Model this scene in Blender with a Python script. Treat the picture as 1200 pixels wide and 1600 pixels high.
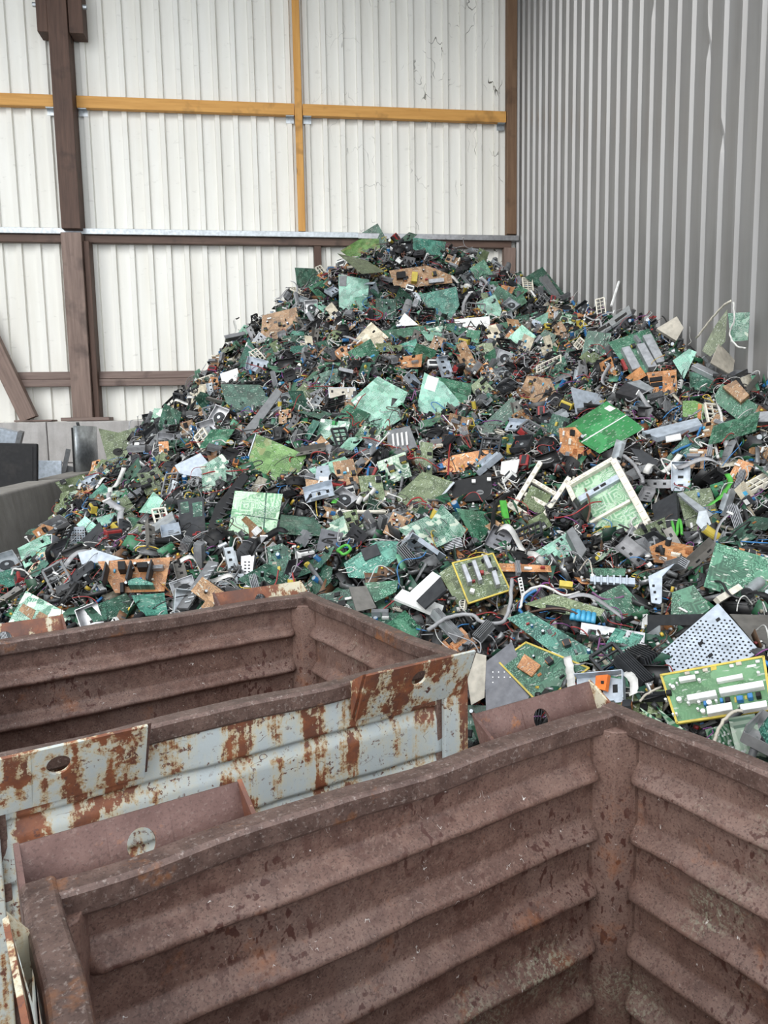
import bpy, math, random
import numpy as np
from mathutils import Vector, Matrix

for o in list(bpy.data.objects):
    bpy.data.objects.remove(o, do_unlink=True)
SC = bpy.context.scene
COL = SC.collection
PI = math.pi

# ------------------------------------------------------------------ camera
F_PX, PITCH, YAW, ROLL, CZ = 1158.4, -.121173, .12837, -.017557, 1.6
CAM = np.array([0., 0., CZ])
FW = np.array([math.sin(YAW)*math.cos(PITCH), math.cos(YAW)*math.cos(PITCH), math.sin(PITCH)])
_r = np.array([math.cos(YAW), -math.sin(YAW), 0.])
_u = np.cross(_r, FW)
RT = _r*math.cos(ROLL) + _u*math.sin(ROLL)
UP = -_r*math.sin(ROLL) + _u*math.cos(ROLL)
cd = bpy.data.cameras.new('camera')
cam = bpy.data.objects.new('camera', cd)
COL.objects.link(cam)
cd.sensor_fit = 'VERTICAL'
cd.sensor_height = 24.0
cd.sensor_width = 18.0
cd.lens = F_PX/1600*24.0
cd.clip_start = .02
M = Matrix.Identity(4)
for i in range(3):
    M[i][0], M[i][1], M[i][2], M[i][3] = RT[i], UP[i], -FW[i], CAM[i]
cam.matrix_world = M
SC.camera = cam

# ------------------------------------------------------------------ daylight (overcast sky through the open front) and exposure
world = bpy.data.worlds.new('overcast_sky')
SC.world = world
world.use_nodes = True
_bg = world.node_tree.nodes['Background']
_bg.inputs[0].default_value = (.90, .95, 1.0, 1)
_bg.inputs[1].default_value = 1.0
sun_d = bpy.data.lights.new('hazy_sun', 'SUN')
sun_d.energy = 0.75
sun_d.angle = math.radians(50)
sun_d.color = (1.0, .97, .92)
sun = bpy.data.objects.new('hazy_sun', sun_d)
COL.objects.link(sun)
sun.rotation_euler = Vector((.50, .72, -.55)).to_track_quat('-Z', 'Y').to_euler()
SC.view_settings.view_transform = 'Standard'
SC.view_settings.look = 'None'
SC.view_settings.gamma = 1
SC.view_settings.use_curve_mapping = False
SC.view_settings.exposure = 1.18


def ray(px, py):
    return FW + RT*(px-600)/F_PX - UP*(py-800)/F_PX


def at_y(px, py, y):
    d = ray(px, py)
    return CAM + d*y/d[1]


def at_x(px, py, x):
    d = ray(px, py)
    return CAM + d*x/d[0]


def proj(P):
    q = np.asarray(P, float) - CAM
    z = q @ FW
    return np.stack([600+F_PX*(q @ RT)/z, 800-F_PX*(q @ UP)/z], -1)


# ------------------------------------------------------------------ materials
def new_mat(name):
    m = bpy.data.materials.new(name)
    m.use_nodes = True
    nt = m.node_tree
    b = nt.nodes['Principled BSDF']
    return m, nt, b


class NT:
    """small node helper"""
    def __init__(s, nt):
        s.nt = nt

    def n(s, t, **kw):
        nd = s.nt.nodes.new(t)
        for k, v in kw.items():
            setattr(nd, k, v)
        return nd

    def link(s, a, b):
        s.nt.links.new(a, b)

    def coords(s, scale=(1, 1, 1), rnd=False, out='Object'):
        tc = s.n('ShaderNodeTexCoord')
        mp = s.n('ShaderNodeMapping')
        mp.inputs['Scale'].default_value = scale
        s.link(tc.outputs[out], mp.inputs['Vector'])
        if rnd:
            oi = s.n('ShaderNodeObjectInfo')
            mu = s.math('MULTIPLY', oi.outputs['Random'], 57.0)
            cx = s.n('ShaderNodeCombineXYZ')
            s.link(mu, cx.inputs[0])
            s.link(mu, cx.inputs[1])
            s.link(cx.outputs[0], mp.inputs['Location'])
        return mp.outputs[0]

    def math(s, op, a, b=None, c=None, clamp=False):
        nd = s.n('ShaderNodeMath', operation=op, use_clamp=clamp)
        for i, v in enumerate((a, b, c)):
            if v is None:
                continue
            if isinstance(v, (int, float)):
                nd.inputs[i].default_value = v
            else:
                s.link(v, nd.inputs[i])
        return nd.outputs[0]

    def noise(s, vec, scale, detail=2, rough=.5, dim='3D'):
        nd = s.n('ShaderNodeTexNoise', noise_dimensions=dim)
        nd.inputs['Scale'].default_value = scale
        nd.inputs['Detail'].default_value = detail
        nd.inputs['Roughness'].default_value = rough
        s.link(vec, nd.inputs['Vector'])
        return nd.outputs['Fac']

    def voro(s, vec, scale, metric='EUCLIDEAN', feat='F1', dim='2D', out='Distance', rand=1.0):
        nd = s.n('ShaderNodeTexVoronoi', voronoi_dimensions=dim, distance=metric, feature=feat)
        nd.inputs['Scale'].default_value = scale
        nd.inputs['Randomness'].default_value = rand
        s.link(vec, nd.inputs['Vector'])
        return nd.outputs[out]

    def ramp(s, fac, lo, hi):
        nd = s.n('ShaderNodeMapRange')
        nd.inputs['From Min'].default_value = lo
        nd.inputs['From Max'].default_value = hi
        s.link(fac, nd.inputs['Value'])
        return nd.outputs[0]

    def mix(s, fac, a, b, mode='MIX'):
        nd = s.n('ShaderNodeMix', data_type='RGBA', blend_type=mode)
        for sock, v in ((nd.inputs[0], fac), (nd.inputs[6], a), (nd.inputs[7], b)):
            if isinstance(v, (int, float)):
                sock.default_value = v
            elif isinstance(v, tuple):
                sock.default_value = v if len(v) == 4 else (*v, 1)
            else:
                s.link(v, sock)
        return nd.outputs[2]

    def bump(s, h, strength, dist, bsdf):
        nd = s.n('ShaderNodeBump')
        nd.inputs['Strength'].default_value = strength
        nd.inputs['Distance'].default_value = dist
        s.link(h, nd.inputs['Height'])
        s.link(nd.outputs[0], bsdf.inputs['Normal'])


MATS = {}


def plain(name, col, rough=.5, metal=0., var=.25, scale=30., dirt=.25):
    m, nt, b = new_mat(name)
    h = NT(nt)
    v = h.coords(rnd=True)
    n1 = h.noise(v, scale, 3)
    n2 = h.noise(v, scale*.25, 3, .6)
    c = h.mix(h.ramp(n1, .3, .7), tuple(x*(1-var) for x in col), tuple(min(1, x*(1+var*.6)) for x in col))
    c = h.mix(h.math('MULTIPLY', h.ramp(n2, .5, .75), dirt), c, (.09, .075, .06))
    h.link(c, b.inputs['Base Color'])
    b.inputs['Roughness'].default_value = rough
    b.inputs['Metallic'].default_value = metal
    if max(col) < .08:
        b.inputs['Specular IOR Level'].default_value = .22
    MATS[name] = m
    return m


def pcb(name, base, trace, dots=None, dens=1.0, rough=.38, bare=None):
    """printed circuit board: solder mask over copper tracks, tin pads, silk print"""
    m, nt, b = new_mat('pcb_'+name)
    if dots is None:
        dots = tuple(min(.6, x*1.6+.12) for x in trace)
    h = NT(nt)
    v = h.coords(rnd=True)
    oi = h.n('ShaderNodeObjectInfo')
    warp = h.noise(v, 9, 1, .4, '2D')
    # contour like copper tracks
    t1 = h.math('PINGPONG', h.math('MULTIPLY', h.noise(v, 13*dens, 1.2, .45, '2D'), 13.0), .5)
    tr1 = h.ramp(t1, .20, .28)
    # rectilinear tracks
    t2 = h.math('PINGPONG', h.math('MULTIPLY', h.voro(v, 16*dens, 'CHEBYCHEV'), 4.0), .5)
    tr2 = h.ramp(t2, .26, .33)
    sel = h.ramp(h.noise(v, 7, 2, .5, '2D'), .47, .53)
    trk = h.mix(sel, tr1, tr2)
    c = h.mix(trk, base, trace)
    # block wise variation of the copper pours
    blk = h.voro(v, 20*dens, 'CHEBYCHEV', out='Color')
    sep = h.n('ShaderNodeSeparateColor')
    h.link(blk, sep.inputs[0])
    c = h.mix(h.math('MULTIPLY', h.math('GREATER_THAN', sep.outputs[0], .66), .55), c, tuple(x*.55 for x in base))
    c = h.mix(h.math('MULTIPLY', h.math('LESS_THAN', sep.outputs[1], .18), .5), c, tuple(min(1, x*1.4+.03) for x in trace))
    if bare:
        c = h.mix(h.math('GREATER_THAN', sep.outputs[2], .8), c, bare)
    # pads
    d = h.voro(v, 120*dens)
    c = h.mix(h.math('MULTIPLY', h.math('LESS_THAN', d, .24), h.math('MULTIPLY', h.ramp(h.noise(v, 11, 2, .5, '2D'), .46, .52), .75)), c, dots)
    # silk print
    s = h.voro(h.coords((1, 2.6, 1), True), 85*dens, 'CHEBYCHEV', out='Color')
    sp = h.n('ShaderNodeSeparateColor')
    h.link(s, sp.inputs[0])
    c = h.mix(h.math('MULTIPLY', h.math('GREATER_THAN', sp.outputs[0], .955), .6), c, (.5, .54, .47))
    # grime and slight tint from board to board
    g = h.ramp(h.noise(v, 6, 4, .6), .48, .75)
    c = h.mix(h.math('MULTIPLY', g, .35), c, (.10, .09, .07))
    br = h.math('ADD', h.math('MULTIPLY', oi.outputs['Random'], .5), .75)
    hs = h.n('ShaderNodeHueSaturation')
    h.link(c, hs.inputs['Color'])
    h.link(br, hs.inputs['Value'])
    h.link(hs.outputs[0], b.inputs['Base Color'])
    b.inputs['Roughness'].default_value = rough
    h.bump(trk, .25, .001, b)
    MATS[name] = m
    return m


pcb('dark', (.009, .042, .026), (.024, .098, .062))
pcb('mid', (.017, .085, .047), (.054, .175, .102))
pcb('bright', (.025, .235, .060), (.035, .27, .075), dots=(.06, .33, .12), dens=.8)
pcb('foam', (.13, .31, .22), (.24, .46, .35), dens=1.1)
pcb('mint', (.19, .43, .33), (.29, .56, .44), dens=1.1)
pcb('olive', (.075, .105, .045), (.13, .165, .08))
pcb('brown', (.27, .145, .065), (.36, .215, .11), dots=(.06, .05, .05))
pcb('orange', (.46, .19, .065), (.56, .27, .11), dots=(.12, .07, .05))
pcb('cream', (.60, .52, .38), (.68, .62, .48), dots=(.10, .07, .06))
pcb('yellowgreen', (.085, .20, .045), (.16, .30, .085), bare=(.24, .27, .10))
pcb('teal', (.018, .100, .074), (.06, .21, .155))
pcb('pale', (.17, .36, .20), (.40, .56, .38), dens=.7)
pcb('tracks', (.020, .110, .050), (.33, .42, .32), dens=.6)
pcb('spotty', (.05, .19, .12), (.28, .42, .33), dens=1.6, bare=(.55, .62, .50))
pcb('sustain', (.10, .235, .105), (.115, .26, .12), dots=(.16, .30, .15), dens=.9)

plain('steel', (.42, .42, .43), .36, .8)
plain('zinc', (.46, .49, .51), .35, .6, dirt=.12)
plain('bluegrey', (.42, .47, .53), .45, .25, dirt=.12)
plain('white_paint', (.74, .74, .72), .45, dirt=.12)
plain('cream_plastic', (.70, .66, .56), .5, dirt=.25)
plain('beige', (.45, .41, .34), .5)
plain('black_plastic', (.010, .010, .011), .42, dirt=.12)
plain('charcoal', (.035, .037, .041), .5, dirt=.15)
plain('grey_plastic', (.15, .155, .16), .5)
plain('warm_grey', (.17, .16, .145), .45, .3)
plain('dark_steel', (.13, .13, .14), .3, .8)
plain('blue', (.025, .15, .36), .35)
plain('light_blue', (.06, .34, .55), .3)
plain('yellow', (.52, .40, .06), .45)
plain('red', (.27, .025, .025), .45)
plain('orange_plastic', (.75, .17, .02), .45, dirt=.1)
plain('green_plastic', (.09, .42, .06), .4, dirt=.1)
plain('copper', (.50, .20, .08), .4, .6)
plain('purple', (.16, .055, .15), .45)
plain('brown_wire', (.14, .06, .04), .5)
plain('grey_wire', (.32, .32, .33), .5)
plain('white_wire', (.62, .61, .58), .5)
plain('heat_sink', (.40, .41, .43), .42, .5, dirt=.15)


def attr_mat():
    m, nt, b = new_mat('mixed_scrap')
    h = NT(nt)
    a = h.n('ShaderNodeAttribute', attribute_name='Col')
    v = h.coords()
    n = h.noise(v, 60, 3, .6)
    c = h.mix(h.ramp(n, .35, .7), a.outputs['Color'], h.mix(.55, a.outputs['Color'], (.03, .028, .026)))
    h.link(c, b.inputs['Base Color'])
    h.link(h.math('MULTIPLY', a.outputs['Alpha'], .7), b.inputs['Metallic'])
    b.inputs['Roughness'].default_value = .45
    MATS['scrap'] = m


attr_mat()


def wood(name, ca, cb, axis):
    m, nt, b = new_mat(name)
    h = NT(nt)
    sc = [9, 9, 9]
    sc[axis] = .6
    v = h.coords(tuple(sc), True)
    n = h.noise(v, 3, 5, .65)
    k = h.noise(h.coords((1, 1, 1), True), 4, 3)
    c = h.mix(h.ramp(n, .3, .7), ca, cb)
    c = h.mix(h.math('MULTIPLY', h.ramp(k, .58, .72), .6), c, tuple(x*.4 for x in ca))
    sp = [4., 4., 4.]
    sp[axis] = 1.6
    kn = h.voro(h.coords(tuple(sp), True), 1.0, dim='3D')
    c = h.mix(h.math('LESS_THAN', kn, .11), c, tuple(x*.3 for x in ca))
    h.link(c, b.inputs['Base Color'])
    b.inputs['Roughness'].default_value = .65
    h.bump(n, .3, .004, b)
    MATS[name] = m


wood('dark_wood_z', (.060, .030, .020), (.115, .062, .042), 2)
wood('dark_wood_x', (.075, .042, .030), (.14, .085, .062), 0)
wood('grey_wood_z', (.15, .10, .082), (.27, .19, .155), 2)
wood('grey_wood_x', (.15, .10, .085), (.26, .19, .16), 0)
wood('corner_wood', (.13, .068, .036), (.21, .125, .07), 2)
wood('yellow_wood_x', (.56, .27, .060), (.70, .37, .10), 0)
wood('yellow_wood_z', (.56, .27, .060), (.70, .37, .10), 2)


def sheet(name, col, streak, rough, metal, marks=0.):
    m, nt, b = new_mat(name)
    h = NT(nt)
    n = h.noise(h.coords((2.5, 2.5, .25)), 2.0, 4, .6)
    n2 = h.noise(h.coords(), 1.3, 4, .6)
    c = h.mix(h.ramp(n, .4, .75), col, streak)
    c = h.mix(h.math('MULTIPLY', h.ramp(n2, .5, .72), .35), c, streak)
    if marks:
        # scuffs: thin bent dark scratches towards the right hand end
        w = h.noise(h.coords((1, 1, .6)), 5.5, 1.5)
        ln = h.math('LESS_THAN', h.math('ABSOLUTE', h.math('SUBTRACT', w, .5)), .006)
        msk = h.ramp(h.noise(h.coords((1, 1, 1)), 2.2, 2), .55, .62)
        tc = h.n('ShaderNodeTexCoord')
        sx = h.n('ShaderNodeSeparateXYZ')
        h.link(tc.outputs['Object'], sx.inputs[0])
        right = h.ramp(sx.outputs[0], .2, 2.2)
        c = h.mix(h.math('MULTIPLY', h.math('MULTIPLY', h.math('MULTIPLY', ln, msk), right), min(1, marks*1.2)), c, (.10, .09, .07))
        sm = h.ramp(h.noise(h.coords((1, 1, 2.5)), 6, 4, .65), .62, .70)
        c = h.mix(h.math('MULTIPLY', sm, .22), c, (.30, .28, .24))
    h.link(c, b.inputs['Base Color'])
    b.inputs['Roughness'].default_value = rough
    b.inputs['Metallic'].default_value = metal
    MATS[name] = m


sheet('cream_sheet', (.84, .825, .77), (.76, .735, .665), .45, 0, .8)
sheet('grey_sheet', (.27, .265, .26), (.22, .212, .205), .36, .3)


def concrete(name, a, b2, sc=6):
    m, nt, b = new_mat(name)
    h = NT(nt)
    v = h.coords(rnd=True)
    n = h.noise(v, sc, 6, .65)
    p = h.voro(v, 40, dim='3D')
    c = h.mix(h.ramp(n, .3, .7), a, b2)
    c = h.mix(h.math('MULTIPLY', h.math('LESS_THAN', p, .12), .4), c, tuple(x*.5 for x in a))
    st = h.noise(h.coords((6, 6, .8), True), 2, 4)
    c = h.mix(h.math('MULTIPLY', h.ramp(st, .5, .7), .4), c, tuple(x*.6 for x in a))
    h.link(c, b.inputs['Base Color'])
    b.inputs['Roughness'].default_value = .85
    h.bump(n, .35, .01, b)
    MATS[name] = m


concrete('pale_concrete', (.40, .375, .36), (.52, .50, .485))
concrete('grey_concrete', (.235, .22, .20), (.34, .32, .295), 4)
concrete('floor_concrete', (.10, .095, .09), (.17, .16, .15), 3)


def rust(name, kind):
    m, nt, b = new_mat(name)
    h = NT(nt)
    v = h.coords()
    big = h.noise(v, 3.0, 5, .6)
    mid = h.noise(v, 22, 5, .65)
    fine = h.noise(v, 120, 4, .7)
    if kind == 'in':
        c = h.mix(h.ramp(mid, .32, .68), (.095, .048, .037), (.205, .120, .094))
        c = h.mix(h.math('MULTIPLY', h.ramp(big, .42, .66), .6), c, (.235, .162, .138))
        c = h.mix(h.math('MULTIPLY', h.ramp(fine, .52, .70), .6), c, (.27, .185, .15))
        c = h.mix(h.math('MULTIPLY', h.ramp(h.noise(v, 210, 2, .6), .54, .64), .6), c, (.045, .022, .018))
        sp = h.noise(h.coords((1, 1, .6)), 62, 2, .5)
        spm = h.math('MULTIPLY', h.ramp(sp, .595, .625), h.ramp(h.noise(v, 6, 3), .40, .56))
        c = h.mix(h.math('MULTIPLY', spm, .85), c, (.060, .018, .013))
        dr = h.ramp(h.noise(h.coords((26, 26, 2.2)), 1.0, 3), .60, .72)
        c = h.mix(h.math('MULTIPLY', dr, .45), c, (.085, .030, .022))
        org = h.ramp(h.noise(h.coords((1, 1, 1)), 6.3, 5, .75), .58, .74)
        c = h.mix(h.math('MULTIPLY', org, .6), c, (.32, .115, .040))
        oldp = h.math('MULTIPLY', h.ramp(h.noise(v, 4.1, 3), .58, .70), h.ramp(fine, .50, .58))
        c = h.mix(h.math('MULTIPLY', oldp, .6), c, (.33, .34, .25))
        scw = h.noise(h.coords((1, 1, .5)), 70, 1)
        scm = h.math('MULTIPLY', h.math('LESS_THAN', h.math('ABSOLUTE', h.math('SUBTRACT', scw, .5)), .009), h.ramp(h.noise(v, 47, 2), .66, .69))
        c = h.mix(scm, c, (.60, .56, .53))
        b.inputs['Roughness'].default_value = .58
        b.inputs['Metallic'].default_value = .12
    elif kind == 'rim':
        c = h.mix(h.ramp(mid, .3, .7), (.070, .042, .035), (.185, .120, .100))
        c = h.mix(h.math('MULTIPLY', h.ramp(fine, .56, .68), .65), c, (.36, .30, .27))
        c = h.mix(h.math('MULTIPLY', h.ramp(h.noise(v, 210, 2), .56, .66), .5), c, (.04, .024, .02))
        org = h.ramp(h.noise(v, 7, 5, .7), .60, .70)
        c = h.mix(h.math('MULTIPLY', org, .65), c, (.34, .13, .04))
        b.inputs['Roughness'].default_value = .42
        b.inputs['Metallic'].default_value = .35
    elif kind == 'lip':
        c = h.mix(h.ramp(h.noise(v, 7, 5, .6), .35, .65), (.095, .046, .038), (.175, .100, .085))
        c = h.mix(h.math('MULTIPLY', h.ramp(h.noise(v, 11, 5, .7), .58, .72), .9), c, (.42, .15, .03))
        c = h.mix(h.math('MULTIPLY', h.ramp(fine, .56, .70), .45), c, (.26, .19, .165))
        c = h.mix(h.math('MULTIPLY', h.ramp(h.noise(v, 210, 2), .56, .66), .4), c, (.05, .025, .02))
        b.inputs['Roughness'].default_value = .5
        b.inputs['Metallic'].default_value = .2
    else:
        paint, rs = ((.42, .465, .475), .052) if kind == 'paint' else ((.56, .50, .36), .075)
        st = h.noise(h.coords((15, 15, .9)), 1.0, 5, .65)
        pt = h.noise(h.coords((1, 1, 1)), 9, 8, .78)
        zone = h.noise(v, 2.2, 2)
        f = h.math('ADD', h.math('ADD', h.math('MULTIPLY', st, .50), h.math('MULTIPLY', pt, .45)), h.math('ADD', h.math('MULTIPLY', zone, .30), rs-.145))
        rc = h.mix(h.ramp(mid, .3, .7), (.13, .042, .022), (.27, .095, .042))
        rc = h.mix(h.math('MULTIPLY', h.ramp(h.noise(v, 12, 5, .7), .45, .65), .7), rc, (.085, .042, .034))
        stain = h.mix(h.ramp(h.noise(v, 30, 4, .7), .4, .6), (.52, .46, .32), (.36, .23, .11))
        c = h.mix(h.math('MULTIPLY', h.ramp(f, .44, .52), .7), paint, (.50, .49, .40))
        c = h.mix(h.ramp(f, .505, .535), c, stain)
        c = h.mix(h.ramp(f, .535, .55), c, rc)
        chip = h.math('MULTIPLY', h.ramp(h.noise(h.coords((1, 1, 1)), 75, 4, .65), .60, .62), h.ramp(pt, .42, .52))
        c = h.mix(chip, c, (.12, .05, .036))
        scw = h.noise(h.coords((1, 1, 2.)), 14, 1)
        scm = h.math('MULTIPLY', h.math('LESS_THAN', h.math('ABSOLUTE', h.math('SUBTRACT', scw, .5)), .005), h.ramp(h.noise(v, 13, 2), .58, .62))
        c = h.mix(scm, c, (.10, .045, .035))
        b.inputs['Roughness'].default_value = .5
    h.link(c, b.inputs['Base Color'])
    h.bump(h.math('ADD', mid, h.math('MULTIPLY', fine, .5)), .45, .003, b)
    MATS[name] = m


rust('rust_inside', 'in')
rust('rust_rim', 'rim')
rust('rust_lip', 'lip')
rust('rust_paint', 'paint')
rust('rust_cream', 'cream')


# ------------------------------------------------------------------ mesh helpers
class MB:
    def __init__(s):
        s.v, s.f, s.m = [], [], []

    def add(s, vs, fs, mi=0):
        o = len(s.v)
        s.v += [tuple(map(float, p)) for p in vs]
        s.f += [tuple(i+o for i in f) for f in fs]
        s.m += [mi]*len(fs)
        return s

    def box(s, c, sz, rot=None, mi=0, taper=1.0):
        x, y, z = (d/2 for d in sz)
        t = taper
        P = np.array([(-x, -y, -z), (x, -y, -z), (x, y, -z), (-x, y, -z), (-x*t, -y*t, z), (x*t, -y*t, z), (x*t, y*t, z), (-x*t, y*t, z)])
        if rot is not None:
            P = P @ np.asarray(rot).T
        P = P + np.asarray(c)
        return s.add(P, [(0, 3, 2, 1), (4, 5, 6, 7), (0, 1, 5, 4), (1, 2, 6, 5), (2, 3, 7, 6), (3, 0, 4, 7)], mi)

    def cyl(s, a, b, r, n=10, mi=0, r2=None):
        a, b = np.asarray(a, float), np.asarray(b, float)
        d = b-a
        d = d/np.linalg.norm(d)
        x = np.cross(d, (0, 0, 1) if abs(d[2]) < .9 else (1, 0, 0))
        x /= np.linalg.norm(x)
        y = np.cross(d, x)
        r2 = r if r2 is None else r2
        A = [a + r*(x*math.cos(2*PI*i/n)+y*math.sin(2*PI*i/n)) for i in range(n)]
        B = [b + r2*(x*math.cos(2*PI*i/n)+y*math.sin(2*PI*i/n)) for i in range(n)]
        fs = [(i, (i+1) % n, n+(i+1) % n, n+i) for i in range(n)]
        fs += [tuple(range(n-1, -1, -1)), tuple(range(n, 2*n))]
        return s.add(A+B, fs, mi)

    def prism(s, poly, z0, z1, mi=0):
        n = len(poly)
        P = [(x, y, z0) for x, y in poly]+[(x, y, z1) for x, y in poly]
        fs = [(i, (i+1) % n, n+(i+1) % n, n+i) for i in range(n)]
        fs += [tuple(range(n-1, -1, -1)), tuple(range(n, 2*n))]
        return s.add(P, fs, mi)

    def tube(s, pts, r, n=6, mi=0):
        pts = np.asarray(pts, float)
        T = np.gradient(pts, axis=0)
        T /= np.linalg.norm(T, axis=1)[:, None]+1e-9
        up = np.array((.31, .17, .94))
        X = np.cross(T, up)
        X /= np.linalg.norm(X, axis=1)[:, None]+1e-9
        Y = np.cross(T, X)
        vs = []
        for i in range(len(pts)):
            for k in range(n):
                a = 2*PI*k/n
                vs.append(pts[i]+r*(X[i]*math.cos(a)+Y[i]*math.sin(a)))
        fs = []
        for i in range(len(pts)-1):
            for k in range(n):
                fs.append((i*n+k, i*n+(k+1) % n, (i+1)*n+(k+1) % n, (i+1)*n+k))
        fs += [tuple(range(n-1, -1, -1)), tuple(range((len(pts)-1)*n, len(pts)*n))]
        return s.add(vs, fs, mi)

    def strip(s, pts, side, w, th=.0015, mi=0):
        """flat ribbon along pts"""
        pts = np.asarray(pts, float)
        T = np.gradient(pts, axis=0)
        T /= np.linalg.norm(T, axis=1)[:, None]+1e-9
        side = np.asarray(side, float)
        if side.ndim == 1:
            side = np.tile(side, (len(pts), 1))
        N = np.cross(side, T)
        N /= np.linalg.norm(N, axis=1)[:, None]+1e-9
        vs, fs = [], []
        for i in range(len(pts)):
            for a, b in ((-1, -1), (1, -1), (1, 1), (-1, 1)):
                vs.append(pts[i]+side[i]*w/2*a+N[i]*th/2*b)
        for i in range(len(pts)-1):
            for k in range(4):
                fs.append((i*4+k, i*4+(k+1) % 4, (i+1)*4+(k+1) % 4, (i+1)*4+k))
        fs += [(3, 2, 1, 0), tuple(range((len(pts)-1)*4, len(pts)*4))]
        return s.add(vs, fs, mi)

    def mesh(s, name, mats, smooth=False):
        me = bpy.data.meshes.new(name)
        me.from_pydata(s.v, [], s.f)
        for m in mats:
            me.materials.append(MATS[m])
        if len(mats) > 1:
            me.polygons.foreach_set('material_index', s.m)
        if smooth:
            me.polygons.foreach_set('use_smooth', [True]*len(me.polygons))
        me.update()
        return me

    def build(s, name, mats, parent=None, smooth=False):
        if isinstance(mats, str):
            mats = [mats]
        o = bpy.data.objects.new(name, s.mesh(name, mats, smooth))
        COL.objects.link(o)
        if parent is not None:
            o.parent = parent
        return o


def tag(o, label=None, cat=None, group=None, kind=None):
    if label:
        o['label'] = label
    if cat:
        o['category'] = cat
    if group:
        o['group'] = group
    if kind:
        o['kind'] = kind
    return o


def empty(name, loc=(0, 0, 0), rz=0.):
    o = bpy.data.objects.new(name, None)
    o.empty_display_size = .1
    COL.objects.link(o)
    o.location = loc
    o.rotation_euler = (0, 0, rz)
    return o


def bevel(o, w=.004, seg=2):
    m = o.modifiers.new('bevel', 'BEVEL')
    m.width = w
    m.segments = seg
    m.limit_method = 'ANGLE'
    return o


def boxobj(name, lo, hi, mat, parent=None, bev=.006):
    lo, hi = np.array(lo, float), np.array(hi, float)
    c = (lo+hi)/2
    o = MB().box((0, 0, 0), hi-lo).build(name, mat, parent)
    o.location = c
    if bev:
        bevel(o, bev)
    return o


# ------------------------------------------------------------------ the hall
D, WX = 10.07, 3.2
YS = D+.12          # sheet metal plane of the back wall

fl = MB().box((-2.9, 3.2, -.05), (12.4, 14.4, .1)).build('floor', 'floor_concrete')
tag(fl, 'grey concrete floor of the hall', kind='structure')


def sheet_wall(name, n0, n1, pitch, phase, top_w, side_w, depth, z0, z1, mat, rows=2, dents=()):
    """trapezoid sheet: local x along the wall, -y towards the room"""
    prof = []
    k = math.floor((n0-phase)/pitch)-1
    while True:
        c = phase+k*pitch
        if c > n1+pitch:
            break
        for dx, d in ((-top_w/2-side_w, 0), (-top_w/2, 1), (top_w/2, 1), (top_w/2+side_w, 0)):
            x = c+dx
            if n0 <= x <= n1:
                prof.append((x, d, k))
        k += 1
    prof = [(n0, 0, -999)]+prof+[(n1, 0, -999)]
    zs = np.linspace(z0, z1, rows)
    vs, fs = [], []
    for z in zs:
        for x, d, k in prof:
            dd = d
            for kk, zc, amt in dents:
                if kk == k:
                    dd *= 1-amt*math.exp(-((z-zc)/.09)**2)
            vs.append((x, -depth*dd, z))
    n = len(prof)
    for r in range(rows-1):
        for i in range(n-1):
            fs.append((r*n+i, r*n+i+1, (r+1)*n+i+1, (r+1)*n+i))
    o = MB().add(vs, fs).build(name, mat)
    so = o.modifiers.new('gauge', 'SOLIDIFY')
    so.thickness = .002
    so.offset = 1
    return tag(o, kind='structure')


wb = sheet_wall('wall_back', -9.0, WX, .2284, -1.655, .056, .009, .038, 1.4, 8.3, 'cream_sheet')
wb.location = (0, YS, 0)
tag(wb, 'cream ribbed sheet metal back wall behind the heap')
rb0 = at_x(1197, 0, WX)[1]
dn = [(1, 5.25, .9), (7, 5.1, .8), (3, 4.35, .8), (0, 4.9, .7), (2, 3.6, .8), (4, 5.0, .6), (5, 5.6, .5), (-1, 5.2, .7)]
wr = sheet_wall('wall_right', .8, YS, .2183, rb0, .022, .012, .030, 0, 8.3, 'grey_sheet', 70, dn)
wr.location = (WX, 0, 0)
# local x runs along world y; room side is -x
wr.matrix_world = Matrix(((0, 1, 0, WX), (1, 0, 0, 0), (0, 0, 1, 0), (0, 0, 0, 1)))
tag(wr, 'grey ribbed sheet metal right wall with dented ribs')
wl = sheet_wall('wall_left', 2.5, YS, .2284, 3, .056, .017, .030, 0, 8.3, 'cream_sheet')  # unseen wall, added to bound the light on this side
wl.matrix_world = Matrix(((0, -1, 0, -9.0), (1, 0, 0, 0), (0, 0, 1, 0), (0, 0, 0, 1)))
tag(wl, 'cream ribbed sheet metal left wall outside the picture')
ce = MB().box((-2.9, 8.0, 8.35), (12.4, 4.6, .1)).build('ceiling', 'grey_sheet')  # unseen roof bounding the light, front edge set back so skylight reaches in
tag(ce, 'unseen sheet metal roof of the hall, cut back to let in skylight', kind='structure')

# ---- stacked concrete blocks under the back wall
base = empty('wall_base', (-2, 9.9, 0))
tag(base, 'pale stacked concrete blocks below the cream wall', kind='structure')
zc = [0, .58, 1.15, 1.675]
for r in range(3):
    x = -9.0 + (.0 if r == 2 else .55 if r == 1 else .2)
    e = -2.99
    xs = [e-1.25*k for k in range(5, 0, -1)]+[e, e+1.25, e+2.5, e+3.75, WX-.02]
    if r != 2:
        xs = [q+.45 for q in xs[:-1]]+[WX-.02]
    for i in range(len(xs)-1):
        b = boxobj('concrete_block', (xs[i]+.005, 9.86, zc[r]+.004), (xs[i+1]-.005, 10.42, zc[r+1]-.004), 'pale_concrete', None, .012)
        b.parent = base
        b.location = Vector(b.location)-Vector((-2, 9.9, 0))


def timber(name, lo, hi, mat, label, cat, parts=()):
    o = boxobj(name, lo, hi, mat)
    tag(o, label, cat)
    return o


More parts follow.
